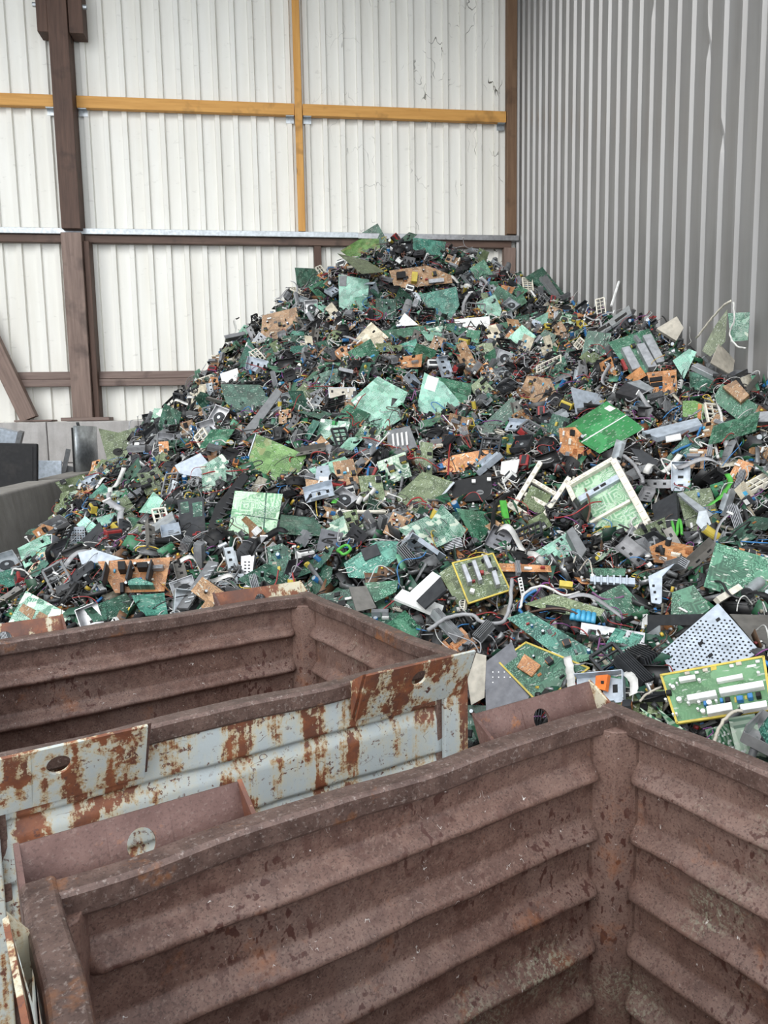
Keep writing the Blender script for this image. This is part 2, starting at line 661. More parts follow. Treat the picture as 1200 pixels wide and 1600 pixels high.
# post upper and lower
PY = 9.90
s_ = PY/D
up = timber('timber_post', (-2.705*s_, PY, 4.03), (-2.475*s_, YS-.045, 8.2), 'dark_wood_z', 'tall dark brown timber post at the left, above the metal ledge', 'post')
for side, x0, x1 in ((-1, -2.84*s_, -2.712*s_), (1, -2.468*s_, -2.30*s_)):
    c = up.location
    p = boxobj('clamp_plank', (x0, PY+.03, 6.30), (x1, YS-.04, 8.2), 'dark_wood_z')
    p.parent = up
    p.location = Vector(p.location)-c
    for zz in (6.62, 7.05):
        b = MB().cyl((x1 if side > 0 else x0, 9.98, zz), ((x1 if side > 0 else x0)+side*.045, 9.98, zz), .028, 8).build('bolt', 'zinc', p)
        b.location = -(Vector(p.location)+c)
lp = timber('timber_post', (-2.722*s_, PY, 1.72), (-2.475*s_, YS-.045, 3.985), 'grey_wood_z', 'weathered brown timber post standing on the concrete blocks, below the ledge', 'post')
q = boxobj('side_plank', (-2.470*s_, PY+.06, 1.72), (-2.40*s_, YS-.04, 3.9), 'dark_wood_z')
q.parent = lp
q.location = Vector(q.location)-lp.location
for i, (x0, x1, lb) in enumerate(((-2.87, -2.27, 'flat timber pad under the weathered post on the blocks'), (-3.44, -2.98, 'flat timber pad under the slanting brace on the blocks'))):
    timber('timber_pad', (x0*s_, PY-.01, 1.677), (x1*s_, YS-.05, 1.722 if i == 0 else 1.70), 'grey_wood_x', lb, 'timber')
timber('yellow_stud', (.243, D-.02, 4.075), (.335, YS-.045, 8.2), 'yellow_wood_z', 'upright yellow pine stud in the middle of the cream wall', 'stud')
timber('corner_post', (3.03, D-.04, 4.075), (3.160, YS-.045, 8.2), 'corner_wood', 'brown timber corner post where cream and grey walls meet', 'post')
timber('corner_stub', (2.99, D-.04, 3.2), (3.15, YS-.045, 3.90), 'grey_wood_z', 'short weathered timber stub below the ledge in the corner', 'post')
timber('short_stud', (.438, D, 2.2), (.532, YS-.045, 3.90), 'dark_wood_z', 'short reddish brown stud below the ledge left of the summit', 'stud')
for lo, hi, lb in (((-4.6, -2.69, ), None, 'yellow pine rail left of the dark post'), ((-2.43, .238), None, 'yellow pine rail between dark post and yellow stud'), ((.340, 3.025), None, 'yellow pine rail between yellow stud and corner post')):
    t = timber('yellow_rail', (lo[0], D+.0, 5.508), (lo[1], YS-.045, 5.65), 'yellow_wood_x', lb, 'rail')
    for e in (lo[0]+.06, lo[1]-.06):
        br = MB().box((0, 0, 0), (.10, .07, .006)).box((0, .038, -.035), (.10, .006, .07)).build('angle_bracket', 'zinc', t)
        br.location = Vector((e, D+.04, 5.503))-t.location
for x0, x1, lb in ((-4.6, -2.70, 'brown timber beam under the ledge left of the post'), (-2.43, 3.1, 'brown timber beam under the galvanised ledge right of the post')):
    timber('ledge_beam', (x0, D-.01, 3.90), (x1, YS-.045, 3.992), 'dark_wood_x', lb, 'beam')
fx = [(-4.6, -2.46, .0), (-2.46, 1.02, .0), (1.02, 3.19, -.008)]
for i, (x0, x1, dz) in enumerate(fx):
    o = boxobj('metal_flashing', (x0, D-.05, 3.995+dz), (x1, YS-.045, 4.064+dz), ('zinc', 'zinc', 'steel')[i], None, .003)
    tag(o, ('galvanised flashing strip left of the dark timber post', 'shiny galvanised flashing strip between dark post and summit', 'dull grey flashing strip behind the summit')[i], 'flashing')
for x0, x1, lb in ((-3.45, -2.695, 'weathered double rail between slanting brace and post'), (-2.395, -.3, 'weathered double rail right of the lower post')):
    t = timber('lower_rail', (x0, D-.03, 2.118), (x1, YS-.045, 2.208), 'grey_wood_x', lb, 'rail')
    u = boxobj('rail_plank', (x0, D+.0, 2.213), (x1, YS-.04, 2.305), 'grey_wood_x')
    u.parent = t
    u.location = Vector(u.location)-t.location
# slanting brace
a, b = at_y(-45, 466, 9.98), at_y(46, 655, 9.98)
mid = (a+b)/2
ang = math.atan2(b[0]-a[0], a[2]-b[2])
o = MB().box((0, 0, 0), (.20, .12, np.linalg.norm(b-a)+.02)).build('slanting_brace', 'grey_wood_z')
o.location = (mid[0], 9.98, mid[2]+.01)
o.rotation_euler = (0, -ang, 0)
bevel(o)
tag(o, 'slanting weathered timber brace at the left edge above the blocks', 'brace')

# ---- concrete barriers on the left
def barrier(y0, y1, label, mat, x=-2.2, h=1.1):
    sec = [(-.13, h), (.13, h), (.20, .62), (.40, .30), (.42, 0), (-.42, 0), (-.40, .3), (-.2, .62)]
    vs = [(px, 0, pz) for px, pz in sec]+[(px, y1-y0, pz) for px, pz in sec]
    n = len(sec)
    fs = [(i, n+i, n+(i+1) % n, (i+1) % n) for i in range(n)]+[tuple(range(n)), tuple(range(2*n-1, n-1, -1))]
    o = MB().add(vs, fs).build('concrete_barrier', mat)
    o.location = (x-.13, y0, 0)
    bevel(o, .02, 3)
    return tag(o, label, 'barrier')


barrier(4.9, 7.55, 'grey stained concrete barrier at the left edge beside the heap', 'grey_concrete')
barrier(7.62, 9.7, 'short pale topped concrete barrier segment behind the nearer barrier', 'grey_concrete')

# ---- screens in the bay behind the barrier
def place(o, loc, rot=(0, 0, 0)):
    o.location = loc
    o.rotation_euler = rot
    return o


P = at_y(20, 735, 7.4)
tv = empty('flat_television')
boxy = MB().box((0, 0, 0), (.98, .05, .50)).build('cabinet', 'black_plastic', tv)
bevel(boxy, .01)
MB().box((0, -.028, .01), (.90, .006, .42)).build('screen', 'black_plastic', tv)
MB().box((.26, -.03, -.235), (.10, .004, .022)).build('sticker', 'white_paint', tv)
place(tv, (P[0]-.27, P[1], P[2]+.02), (-.08, .05, .05))
tag(tv, 'black flat screen television leaning behind the concrete barrier', 'television')
P = at_y(2, 690, 8.3)
o = empty('grey_monitor')
MB().box((0, 0, 0), (.50, .12, .36)).build('back_shell', 'bluegrey', o)
MB().box((.23, .02, 0), (.045, .17, .38)).build('side_edge', 'grey_plastic', o)
place(o, (P[0]-.08, P[1], P[2]-.02), (.1, .28, .2))
tag(o, 'grey plastic monitor back behind the black television', 'monitor')
P = at_y(74, 738, 8.6)
o = MB().box((0, 0, 0), (.30, .03, .26)).build('flat_display', 'bluegrey')
bevel(o, .006)
place(o, P, (-.1, .05, .1))
tag(o, 'pale blue white flat panel right of the black television', 'panel')
P = at_y(137, 703, 8.9)
o = empty('silver_monitor')
sh = []
for i in range(9):
    t = i/8-.5
    sh.append((t*.50, .05*(1-4*t*t)))
vs, fs = [], []
for x, y in sh:
    for z in (-.27, .27):
        vs.append((x, -y, z))
for x, y in sh:
    for z in (-.27, .27):
        vs.append((x, -y+.03, z))
n = len(sh)*2
for i in range(len(sh)-1):
    fs += [(2*i, 2*i+2, 2*i+3, 2*i+1), (n+2*i, n+2*i+1, n+2*i+3, n+2*i+2), (2*i, n+2*i, n+2*i+2, 2*i+2), (2*i+1, 2*i+3, n+2*i+3, n+2*i+1)]
fs += [(0, 1, n+1, n), (2*8, n+16, n+17, 17)]
MB().add(vs, fs).build('curved_back', 'zinc', o, True)
MB().box((0, .05, 0), (.46, .03, .50)).build('front_frame', 'black_plastic', o)
place(o, P, (0, .03, 1.36))
tag(o, 'upright silver curved monitor standing beyond the barrier', 'monitor')
P = at_y(123, 690, 8.9)
pts = [(P[0]+.05-.10*(abs(t)**2), P[1], P[2]+.22*t) for t in np.linspace(-.9, 1, 9)]
pts = [(P[0]+.03*math.cos(t*1.6), P[1], P[2]+.22*t) for t in np.linspace(-.9, 1, 9)]
o = MB().strip(pts, (0, 1, 0), .06, .02).build('monitor_stand', 'charcoal')
tag(o, 'dark curved monitor stand arm left of the silver monitor', 'stand')
P = at_y(100, 735, 8.9)
o = MB().box((0, 0, 0), (.05, .03, .5)).box((.1, .02, -.05), (.24, .02, .22)).build('black_frame_piece', 'grey_plastic')
place(o, P, (0, .25, .2))
tag(o, 'grey broken plastic frame left of the silver monitor stand', 'frame')

# ------------------------------------------------------------------ steel scrap bins
TH = math.radians(65.2)
BA = np.array([math.sin(TH), math.cos(TH), 0])
BB = np.array([-math.cos(TH), math.sin(TH), 0])
BL, BW, BH = 1.24, .96, .95
RIBS = (.804, .667, .532, .396, .26)


def smooth(a, b, x):
    t = min(1, max(0, (x-a)/(b-a)))
    return t*t*(3-2*t)


def rib_depth(z):
    d = 0
    for r in RIBS:
        # long slope above the crest, tight curl below it
        t = (z-r)/(.038 if z > r else .019)
        if abs(t) < 1:
            d = max(d, .036*(.5+.5*math.cos(PI*t))**.75)
    return d


def groove_depth(z):
    # outside: a sharp step under each band, easing back out below it
    d = 0
    for r in RIBS:
        t = r+.016-z
        if 0 <= t < .006:
            d = max(d, .016*t/.006)
        elif .006 <= t < .040:
            d = max(d, .016*(1-(t-.006)/.034))
    return d


def make_bin(name, label, a0, b0, seed, lips):
    rs = np.random.RandomState(seed)
    root = empty(name, tuple(BA*a0+BB*b0), PI/2-TH)
    tag(root, label, 'bin', 'rusty steel scrap bins')
    zs = np.linspace(.10, .93, 122)
    corners = [((0, 0), (1, 0), (0, 1), BL), ((BL, 0), (0, 1), (-1, 0), BW), ((BL, BW), (-1, 0), (0, -1), BL), ((0, BW), (0, -1), (1, 0), BW)]
    for wi, (o0, d, nrm, ln) in enumerate(corners):
        ss = sorted(set([0, .05, .06, .066, .073, .08, .088, .097, .11]+[ln-x for x in (0, .05, .06, .066, .073, .08, .088, .097, .11)]+list(np.linspace(.13, ln-.13, 17))))
        ph = rs.rand(6)*6
        vs, fs = [], []
        n = len(ss)
        for layer in (0, 1):
            for z in zs:
                for s in ss:
                    tp = smooth(.058, .10, s)*smooth(.058, .10, ln-s)
                    dent = .004*math.sin(s*7+ph[0]+z*3)*math.sin(z*5+ph[1])+.003*math.sin(s*17+ph[2])*math.sin(z*11+ph[3])
                    rr = 0.0015*math.sin(s*31+z*9+ph[4])
                    off = (rib_depth(z+rr) if layer else groove_depth(z+rr))*tp+dent*tp+(.005 if layer else 0.)+.008
                    vs.append((o0[0]+d[0]*s+nrm[0]*off, o0[1]+d[1]*s+nrm[1]*off, z))
        N = len(zs)*n
        mi = []
        for r in range(len(zs)-1):
            for i in range(n-1):
                q = (r*n+i, r*n+i+1, (r+1)*n+i+1, (r+1)*n+i)
                fs.append(q)
                mi.append(1)
        for r in range(len(zs)-1):
            for i in range(n-1):
                fs.append((N+r*n+i, N+(r+1)*n+i, N+(r+1)*n+i+1, N+r*n+i+1))
                mi.append(0)
        mb = MB()
        mb.add(vs, fs)
        mb.m = mi
        mb.build('side_panel', ['rust_inside', 'rust_paint'], root, True)
        # rim rail
        pr = []
        for sx, sz in ((1, 1), (-1, 1), (-1, -1), (1, -1)):
            q = [(.024, .016), (.0215, .0205), (.017, .023)]
            q = q if sx*sz > 0 else q[::-1]
            pr += [(sx*a, sz*b) for a, b in q]
        pr = pr+[(.0241, -.008), (.0241, .008)]
        vs, fs = [], []
        steps = np.linspace(-.0, ln, 40)
        for s in steps:
            wob = .0035*math.sin(s*9+ph[5])+.002*math.sin(s*23+ph[1])
            wz = .0025*math.sin(s*12+ph[2])
            for x, z in pr:
                off = .022+x+wob
                vs.append((o0[0]+d[0]*s+nrm[0]*off, o0[1]+d[1]*s+nrm[1]*off, .927+z+wz+(.001 if wi % 2 else 0)))
        for i in range(len(steps)-1):
            for k in range(14):
                fs.append((i*14+k, i*14+(k+1) % 14, (i+1)*14+(k+1) % 14, (i+1)*14+k))
        fs += [tuple(range(13, -1, -1)), tuple(range(39*14, 40*14))]
        MB().add(vs, fs).build('rim_rail', 'rust_rim', root)
        # inner corner angle (convex into the bin) and outer corner post
        m2 = (-d[0], -d[1])
        nn = nrm
        e = np.array((o0[0], o0[1]))
        dd, n2 = np.array(d), np.array(nrm)
        sec = [e+dd*.008+n2*.086, e+dd*.022+n2*.086, e+dd*.060+n2*.070, e+dd*.067+n2*.067, e+dd*.070+n2*.060, e+dd*.086+n2*.022, e+dd*.086+n2*.008, e+dd*.008+n2*.008]
        if np.cross(dd, n2) > 0:
            sec = sec[::-1]
        o = MB().prism([tuple(p) for p in sec], .10, .915).build('corner_angle', 'rust_inside', root)
        bevel(o, .002, 2)
        out = [e-n2*.010-dd*.010, e-n2*.010+dd*.072, e+n2*.006+dd*.072, e+n2*.006+dd*.006, e+n2*.072+dd*.006, e+n2*.072-dd*.010]
        if np.cross(dd, n2) < 0:
            out = out[::-1]
        o = MB().prism([tuple(p) for p in out], 0, .885).build('corner_post', 'rust_paint', root)
        bevel(o, .003, 2)
    MB().box((BL/2, BW/2, .10), (BL-.03, BW-.03, .012)).build('floor_plate', 'rust_inside', root)
    # flared lifting lips
    for wi, s0, s1, mats, flare in lips:
        o0, d, nrm, ln = corners[wi]
        e, dd, n2 = np.array((*o0, 0.)), np.array((*d, 0.)), np.array((*nrm, 0.))
        lw = s1-s0

        def pt(s, t, th):
            # s along, t 0 bottom .. 1 top, th thickness offset outward
            zz = .845+t*.137
            oo = .004+(t*.052+.006*t*t)*flare
            return tuple(e+dd*s-n2*(oo+th)+np.array((0, 0, zz-th*.35)))
        cs, ct, rr_s, rr_t = (s0+s1)/2, .66, .023, .165
        K = 32
        vs, fs = [], []
        for th in (0, .007):
            for k in range(K):
                a = 2*PI*k/K
                vs.append(pt(cs+rr_s*math.cos(a), ct+rr_t*math.sin(a), th))
            for k in range(K):
                a = 2*PI*k/K
                cx, sx = math.cos(a), math.sin(a)
                m = max(abs(cx), abs(sx))
                sq_s, sq_t = cx/m, sx/m
                vs.append(pt(cs+.05*sq_s, (.5+.5*sq_t), th))
        for k in range(K):
            k2 = (k+1) % K
            fs += [(k, k2, K+k2, K+k), (2*K+k2, 2*K+k, 3*K+k, 3*K+k2), (k2, k, 2*K+k, 2*K+k2), (K+k, K+k2, 3*K+k2, 3*K+k)]
        for xa, xb in ((s0, cs-.05), (cs+.05, s1)):
            o_ = len(vs)
            vs += [pt(xa, 0, 0), pt(xb, 0, 0), pt(xb, 1, 0), pt(xa, 1, 0), pt(xa, 0, .007), pt(xb, 0, .007), pt(xb, 1, .007), pt(xa, 1, .007)]
            fs += [tuple(o_+i for i in f) for f in ((0, 1, 2, 3), (7, 6, 5, 4), (0, 4, 5, 1), (3, 2, 6, 7), (0, 3, 7, 4), (1, 5, 6, 2))]
        lip = MB().add(vs, fs).build('lifting_lip', mats, root)
        for s, sg in ((s0, -1), (s1, 1)):
            g = [e+dd*s-n2*.002+np.array((0, 0, .85)), e+dd*s-n2*(.004+.062*flare)+np.array((0, 0, .984)), e+dd*s+n2*.004+np.array((0, 0, .945))]
            g2 = [p+dd*sg*.008 for p in g]
            f = [(0, 1, 2), (5, 4, 3), (0, 3, 4, 1), (1, 4, 5, 2), (2, 5, 3, 0)]
            MB().add(g+g2, f).build('gusset', 'rust_lip' if sg > 0 else 'rust_cream', lip)
    return root


make_bin('scrap_bin', 'near empty rusty steel bin cut off by the lower edge', .075, .155, 3,
         [(2, .01, .355, 'rust_lip', 1.), (2, BL-.355, BL-.01, 'rust_lip', 1.), (3, .11, .60, 'rust_cream', .30)])
make_bin('scrap_bin', 'farther rusty steel bin with peeling pale blue paint outside', .010, 1.587, 5,
         [(0, .01, .355, 'rust_paint', 1.), (0, BL-.355, BL-.01, 'rust_paint', 1.), (2, .01, .355, 'rust_cream', 1.), (2, BL-.355, BL-.01, 'rust_cream', 1.)])

# ------------------------------------------------------------------ the heap surface
CP = []
for px, py, y in [(620, 368, 8.9), (570, 385, 8.8), (690, 390, 8.9), (760, 410, 9.0), (850, 432, 8.8), 
                  (470, 440, 8.6), (408, 496, 8.3), (352, 585, 8.0), (310, 606, 7.7), (248, 664, 7.3), (185, 700, 7.0), (160, 740, 6.6), (115, 795, 6.0), (103, 850, 5.2), (45, 893, 4.6), (0, 935, 4.2),
                  (520, 500, 7.9), (640, 500, 7.7), (760, 500, 7.7), (900, 510, 7.2), (420, 600, 6.9), (560, 600, 6.5), (700, 600, 6.4), (850, 600, 6.2), (1000, 600, 5.6), (1120, 600, 5.0),
                  (300, 700, 6.0), (450, 700, 5.6), (600, 700, 5.3), (750, 700, 5.2), (900, 700, 5.0), (1050, 700, 4.5), (1190, 700, 3.9),
                  (180, 800, 5.1), (350, 800, 4.8), (500, 800, 4.5), (650, 800, 4.3), (800, 800, 4.2), (950, 800, 4.0), (1100, 800, 3.6), (1195, 800, 3.3),
                  (100, 900, 4.4), (300, 900, 4.05), (500, 900, 3.72), (700, 900, 3.5), (850, 900, 3.4), (1000, 900, 3.2), (1180, 900, 2.8),
                  (20, 1000, 3.75), (250, 980, 3.6), (640, 1000, 3.1), (800, 1000, 2.95), (950, 1000, 2.8), (1180, 1000, 2.4), (740, 1100, 2.70), (900, 1100, 2.45), (1180, 1100, 2.08), (1195, 1190, 1.82)]:
    CP.append(at_y(px, py, y))
for px, py in [(830, 445), (890, 466), (940, 478), (1000, 494), (1050, 512), (1100, 532), (1150, 560), (1200, 592), (1240, 620)]:
    CP.append(at_x(px, py, 3.12))
CP += [np.array(p) for p in [(1.3, 10, 3.55), (3.1, 10, 3.5), (-.3, 10, 2.6), (-1.2, 10, 1.8), (-2.2, 10, 1.1), (-1.2, 3.1, .45), (0, 3.0, .4), (.6, 2.5, .35), (1.2, 1.6, .4), (1.7, 1.2, .4), (3.2, 1.4, .8), (3.2, 3.2, 1.45), (-2.4, 5, .3), (-2.4, 7, .7)]]
CP = np.array(CP)


def rbf_fit(P, lam=.02):
    n = len(P)
    d = np.linalg.norm(P[:, None, :2]-P[None, :, :2], axis=2)
    A = np.zeros((n+3, n+3))
    A[:n, :n] = d+np.eye(n)*lam*-1
    A[:n, n] = 1
    A[:n, n+1:] = P[:, :2]
    A[n:, :n] = A[:n, n:].T
    return np.linalg.solve(A, np.concatenate([P[:, 2], [0, 0, 0]]))


_w = rbf_fit(CP)
X0, Y0, GS = -2.6, 1.0, .04
NX, NY = int((3.2-X0)/GS)+2, int((10.1-Y0)/GS)+2
gx, gy = np.meshgrid(X0+GS*np.arange(NX), Y0+GS*np.arange(NY), indexing='ij')
Q = np.stack([gx.ravel(), gy.ravel()], 1)
G = np.zeros(len(Q))
for i0 in range(0, len(Q), 4000):
    q = Q[i0:i0+4000]
    d = np.linalg.norm(q[:, None]-CP[None, :, :2], axis=2)
    G[i0:i0+4000] = d @ _w[:len(CP)]+_w[len(CP)]+q @ _w[len(CP)+1:]
rs = np.random.RandomState(11)


def vnoise(x, y, f, seed):
    r = np.random.RandomState(seed)
    t = r.rand(64, 64)
    u, v = x*f+100, y*f+100
    iu, iv = np.floor(u).astype(int), np.floor(v).astype(int)
    fu, fv = u-iu, v-iv
    fu, fv = fu*fu*(3-2*fu), fv*fv*(3-2*fv)
    g = lambda a, b: t[a % 64, b % 64]
    return (g(iu, iv)*(1-fu)*(1-fv)+g(iu+1, iv)*fu*(1-fv)+g(iu, iv+1)*(1-fu)*fv+g(iu+1, iv+1)*fu*fv)-.5


GZ = G.reshape(NX, NY)+.16*vnoise(gx, gy, 1.8, 1)+.10*vnoise(gx, gy, 4.2, 2)
GZ = np.maximum(GZ, .02)


def hz(x, y):
    u = np.clip((np.asarray(x)-X0)/GS, 0, NX-1.001)
    v = np.clip((np.asarray(y)-Y0)/GS, 0, NY-1.001)
    iu, iv = u.astype(int), v.astype(int)
    fu, fv = u-iu, v-iv
    return GZ[iu, iv]*(1-fu)*(1-fv)+GZ[iu+1, iv]*fu*(1-fv)+GZ[iu, iv+1]*(1-fu)*fv+GZ[iu+1, iv+1]*fu*fv


def hn(x, y, e=.12):
    dx = (hz(x+e, y)-hz(x-e, y))/(2*e)
    dy = (hz(x, y+e)-hz(x, y-e))/(2*e)
    n = np.stack([-dx, -dy, np.ones_like(dx)], -1)
    return n/np.linalg.norm(n, axis=-1, keepdims=True)


def in_bins(x, y, m=.06):
    a = np.asarray(x)*BA[0]+np.asarray(y)*BA[1]
    b = np.asarray(x)*BB[0]+np.asarray(y)*BB[1]
    return ((a > .075-m) & (a < .075+BL+m) & (b > .155-m) & (b < .155+BW+m)) | ((a > .01-m) & (a < .01+BL+m) & (b > 1.587-m) & (b < 1.587+BW+m))


def hit(px, py):
    """3D point of the heap surface seen at a picture position"""
    d = ray(px, py)
    ys = np.arange(1.3, 10.05, .01)
    P = CAM+d*(ys/d[1])[:, None]
    below = (P[:, 2] < hz(P[:, 0], P[:, 1])) | (P[:, 0] > 3.06)
    k = np.argmax(below)
    return P[k] if below[k] else P[-1]


# core under the scrap, coloured near-black as the shade in the gaps
cs = .03
cx, cy = np.meshgrid(np.arange(-2.35, 3.17, cs), np.arange(1.3, 10.08, cs), indexing='ij')
cz = hz(cx, cy)-.13+rs.uniform(-.035, .035, cx.shape)
nx_, ny_ = cx.shape
ok = ~in_bins(cx, cy, .03) & (cx > -2.0+.0*cy)
barr = (cx < -1.80) & (cy < 9.8)
idx = np.arange(nx_*ny_).reshape(nx_, ny_)
f4 = np.stack([idx[:-1, :-1], idx[1:, :-1], idx[1:, 1:], idx[:-1, 1:]], -1)
good = ((cy[:-1, :-1] < 9.80) | (cz[:-1, :-1] > 1.75)) & ok[:-1, :-1] & ok[1:, :-1] & ok[1:, 1:] & ok[:-1, 1:] & ~barr[:-1, :-1]
V_ = np.stack([cx, cy, np.maximum(cz, .005)], -1).reshape(-1, 3)
F_ = f4[good]
PAL = {
    'black': (.016, .016, .018, 0), 'char': (.05, .052, .056, 0), 'grey': (.20, .205, .21, .2), 'metal': (.48, .49, .50, 1), 'white': (.68, .67, .64, 0),
    'dgreen': (.016, .085, .05, 0), 'lgreen': (.13, .36, .23, 0), 'green': (.04, .19, .09, 0), 'brown': (.26, .13, .06, 0), 'orange': (.48, .20, .07, 0),
    'yellow': (.68, .48, .06, 0), 'blue': (.03, .20, .50, 0), 'red': (.36, .03, .03, 0), 'beige': (.46, .42, .33, 0), 'dbrown': (.085, .045, .03, 0),
    'purple': (.22, .06, .22, 0), 'wiregrey': (.34, .34, .35, 0), 'lime': (.10, .55, .07, 0)}


def bulk(name, V, F, C, label, cat):
    me = bpy.data.meshes.new(name)
    nf = len(F)
    me.vertices.add(len(V))
    me.vertices.foreach_set('co', np.asarray(V, np.float32).ravel())
    me.loops.add(nf*4)
    me.loops.foreach_set('vertex_index', np.asarray(F, np.int32).ravel())
    me.polygons.add(nf)
    me.polygons.foreach_set('loop_start', np.arange(0, nf*4, 4, dtype=np.int32))
    me.polygons.foreach_set('loop_total', np.full(nf, 4, np.int32))
    at = me.attributes.new('Col', 'FLOAT_COLOR', 'FACE')
    at.data.foreach_set('color', np.asarray(C, np.float32).ravel())
    me.materials.append(MATS['scrap'])
    me.update(calc_edges=True)
    me.validate()
    o = bpy.data.objects.new(name, me)
    COL.objects.link(o)
    return tag(o, label, cat, None, 'stuff')


ck = [PAL[k] for k in ('black', 'black', 'dbrown', 'black', 'char', 'black')]
bulk('heap_core', V_, F_, np.array(ck)[rs.randint(0, len(ck), len(F_))], 'crushed mass filling the electronic scrap heap, coloured near-black as shaded gaps', 'scrap')

# ------------------------------------------------------------------ hero things lying on the heap, each built at its place on the surface
HERO_POLY = []      # picture outlines, to keep loose clutter from burying the things
HEROES = []         # (short name, picture position)


def unit(v):
    return v/np.linalg.norm(v)


def inside(poly, x, y):
    poly = np.asarray(poly, float)
    x, y = np.asarray(x, float), np.asarray(y, float)
    c = np.zeros(x.shape, bool)
    j = len(poly)-1
    for i in range(len(poly)):
        xi, yi = poly[i]
        xj, yj = poly[j]
        c ^= ((yi > y) != (yj > y)) & (x < (xj-xi)*(y-yi)/(yj-yi+1e-12)+xi)
        j = i
    return c


def plane_for(poly, lift, tilt=None, rect=True):
    """plane on which a thing with this outline lies: origin, x, y, normal"""
    poly = np.asarray(poly, float)
    c = poly.mean(0)
    P = hit(*c)
    n0 = hn(P[0], P[1], .2)
    toc = unit(CAM-P)
    base_n = unit(n0*.6+toc*.5)
    if tilt is not None:
        base_n = unit(base_n+RT*tilt[0]+UP*tilt[1])
    best = (1e9, base_n)
    if rect and len(poly) == 4:
        r = np.random.RandomState(int(c[0]*7+c[1]))
        for k in range(260):
            n = unit(base_n+r.normal(0, .33, 3)) if k else base_n
            if n @ toc < .30:
                continue
            R_ = [CAM+ray(*p)*((P-CAM) @ n)/(ray(*p) @ n) for p in poly]
            e = [unit(R_[(i+1) % 4]-R_[i]) for i in range(4)]
            cost = sum((e[i] @ e[(i+1) % 4])**2 for i in range(4))+.35*(1-n @ base_n)
            L = [np.linalg.norm(R_[(i+1) % 4]-R_[i]) for i in range(4)]
            cost += .3*((L[0]-L[2])**2/(L[0]*L[2])+(L[1]-L[3])**2/(L[1]*L[3]))
            if cost < best[0]:
                best = (cost, n)
    n = best[1]
    O = P+n0*lift
    Cc = CAM+ray(*c)*((O-CAM) @ n)/(ray(*c) @ n)
    pts = np.array([CAM+ray(*p)*((O-CAM) @ n)/(ray(*p) @ n) for p in poly])
    x = unit(pts[1]-pts[0])
    y = np.cross(n, x)
    return Cc, x, y, n


def mat4(O, x, y, n):
    m = Matrix.Identity(4)
    for i in range(3):
        m[i][0], m[i][1], m[i][2], m[i][3] = x[i], y[i], n[i], O[i]
    return m


class Frame:
    def __init__(s, poly, lift=.05, tilt=None):
        s.poly = np.asarray(poly, float)
        s.O, s.x, s.y, s.n = plane_for(poly, lift, tilt)
        s.M = mat4(s.O, s.x, s.y, s.n)
        s.loc = s.local(poly)

    def local(s, px, h=0.):
        out = []
        for p in px:
            d = ray(*p)
            q = CAM+d*((s.O+s.n*h-CAM) @ s.n)/(d @ s.n)
            out.append(((q-s.O) @ s.x, (q-s.O) @ s.y))
        return out


def ccw(poly):
    a = sum(poly[i][0]*poly[(i+1) % len(poly)][1]-poly[(i+1) % len(poly)][0]*poly[i][1] for i in range(len(poly)))
    return poly if a > 0 else poly[::-1]


# --- small components that sit on boards (local coordinates, z up from the board)
def c_chip(x, y, z, s, r):
    return 'chip', MB().box((x, y, z+.003*s), (.022*s, .016*s, .006*s)).box((x, y, z+.001), (.024*s, .018*s, .002)), 'black_plastic'


def c_cap(x, y, z, s, r):
    h = .022*s
    mb = MB().cyl((x, y, z), (x, y, z+h), .008*s, 10, 0)
    mb.cyl((x, y, z+h), (x, y, z+h+.001), .0068*s, 10, 1)
    return 'capacitor', mb, [r.choice(['black_plastic', 'charcoal', 'blue', 'black_plastic']), 'zinc']


def c_sink(x, y, z, s, r):
    mb = MB().box((x, y, z+.004*s), (.055*s, .016*s, .006*s))
    for k in range(5):
        mb.box((x, y-.007*s+k*.0035*s, z+.015*s), (.055*s, .0013*s, .018*s))
    return 'heat_sink', mb, r.choice(['heat_sink', 'heat_sink', 'charcoal'])


def c_conn(x, y, z, s, r):
    mb = MB().box((x, y, z+.005*s), (.028*s, .009*s, .010*s))
    for k in range(4):
        mb.box((x-.010*s+k*.0066*s, y, z+.0105*s), (.003*s, .005*s, .003*s))
    return 'connector', mb, r.choice(['white_paint', 'cream_plastic', 'white_paint', 'black_plastic'])


def c_trafo(x, y, z, s, r):
    mb = MB().box((x, y, z+.011*s), (.030*s, .026*s, .022*s), mi=1)
    mb.box((x, y, z+.012*s), (.020*s, .031*s, .015*s), mi=0)
    return 'transformer', mb, [r.choice(['yellow', 'copper', 'white_paint']), 'charcoal']


def c_film(x, y, z, s, r):
    return 'film_capacitor', MB().box((x, y, z+.007*s), (.020*s, .010*s, .014*s), taper=.9), r.choice(['yellow', 'light_blue', 'red', 'blue', 'grey_plastic'])


def c_res(x, y, z, s, r):
    mb = MB()
    for k in range(5):
        mb.cyl((x-.008*s, y+k*.005*s, z+.002), (x+.008*s, y+k*.005*s, z+.002), .002*s, 6)
    return 'resistor_row', mb, r.choice(['beige', 'copper', 'grey_plastic'])


COMP = [c_chip, c_cap, c_sink, c_conn, c_trafo, c_film, c_res, c_cap, c_conn, c_chip]


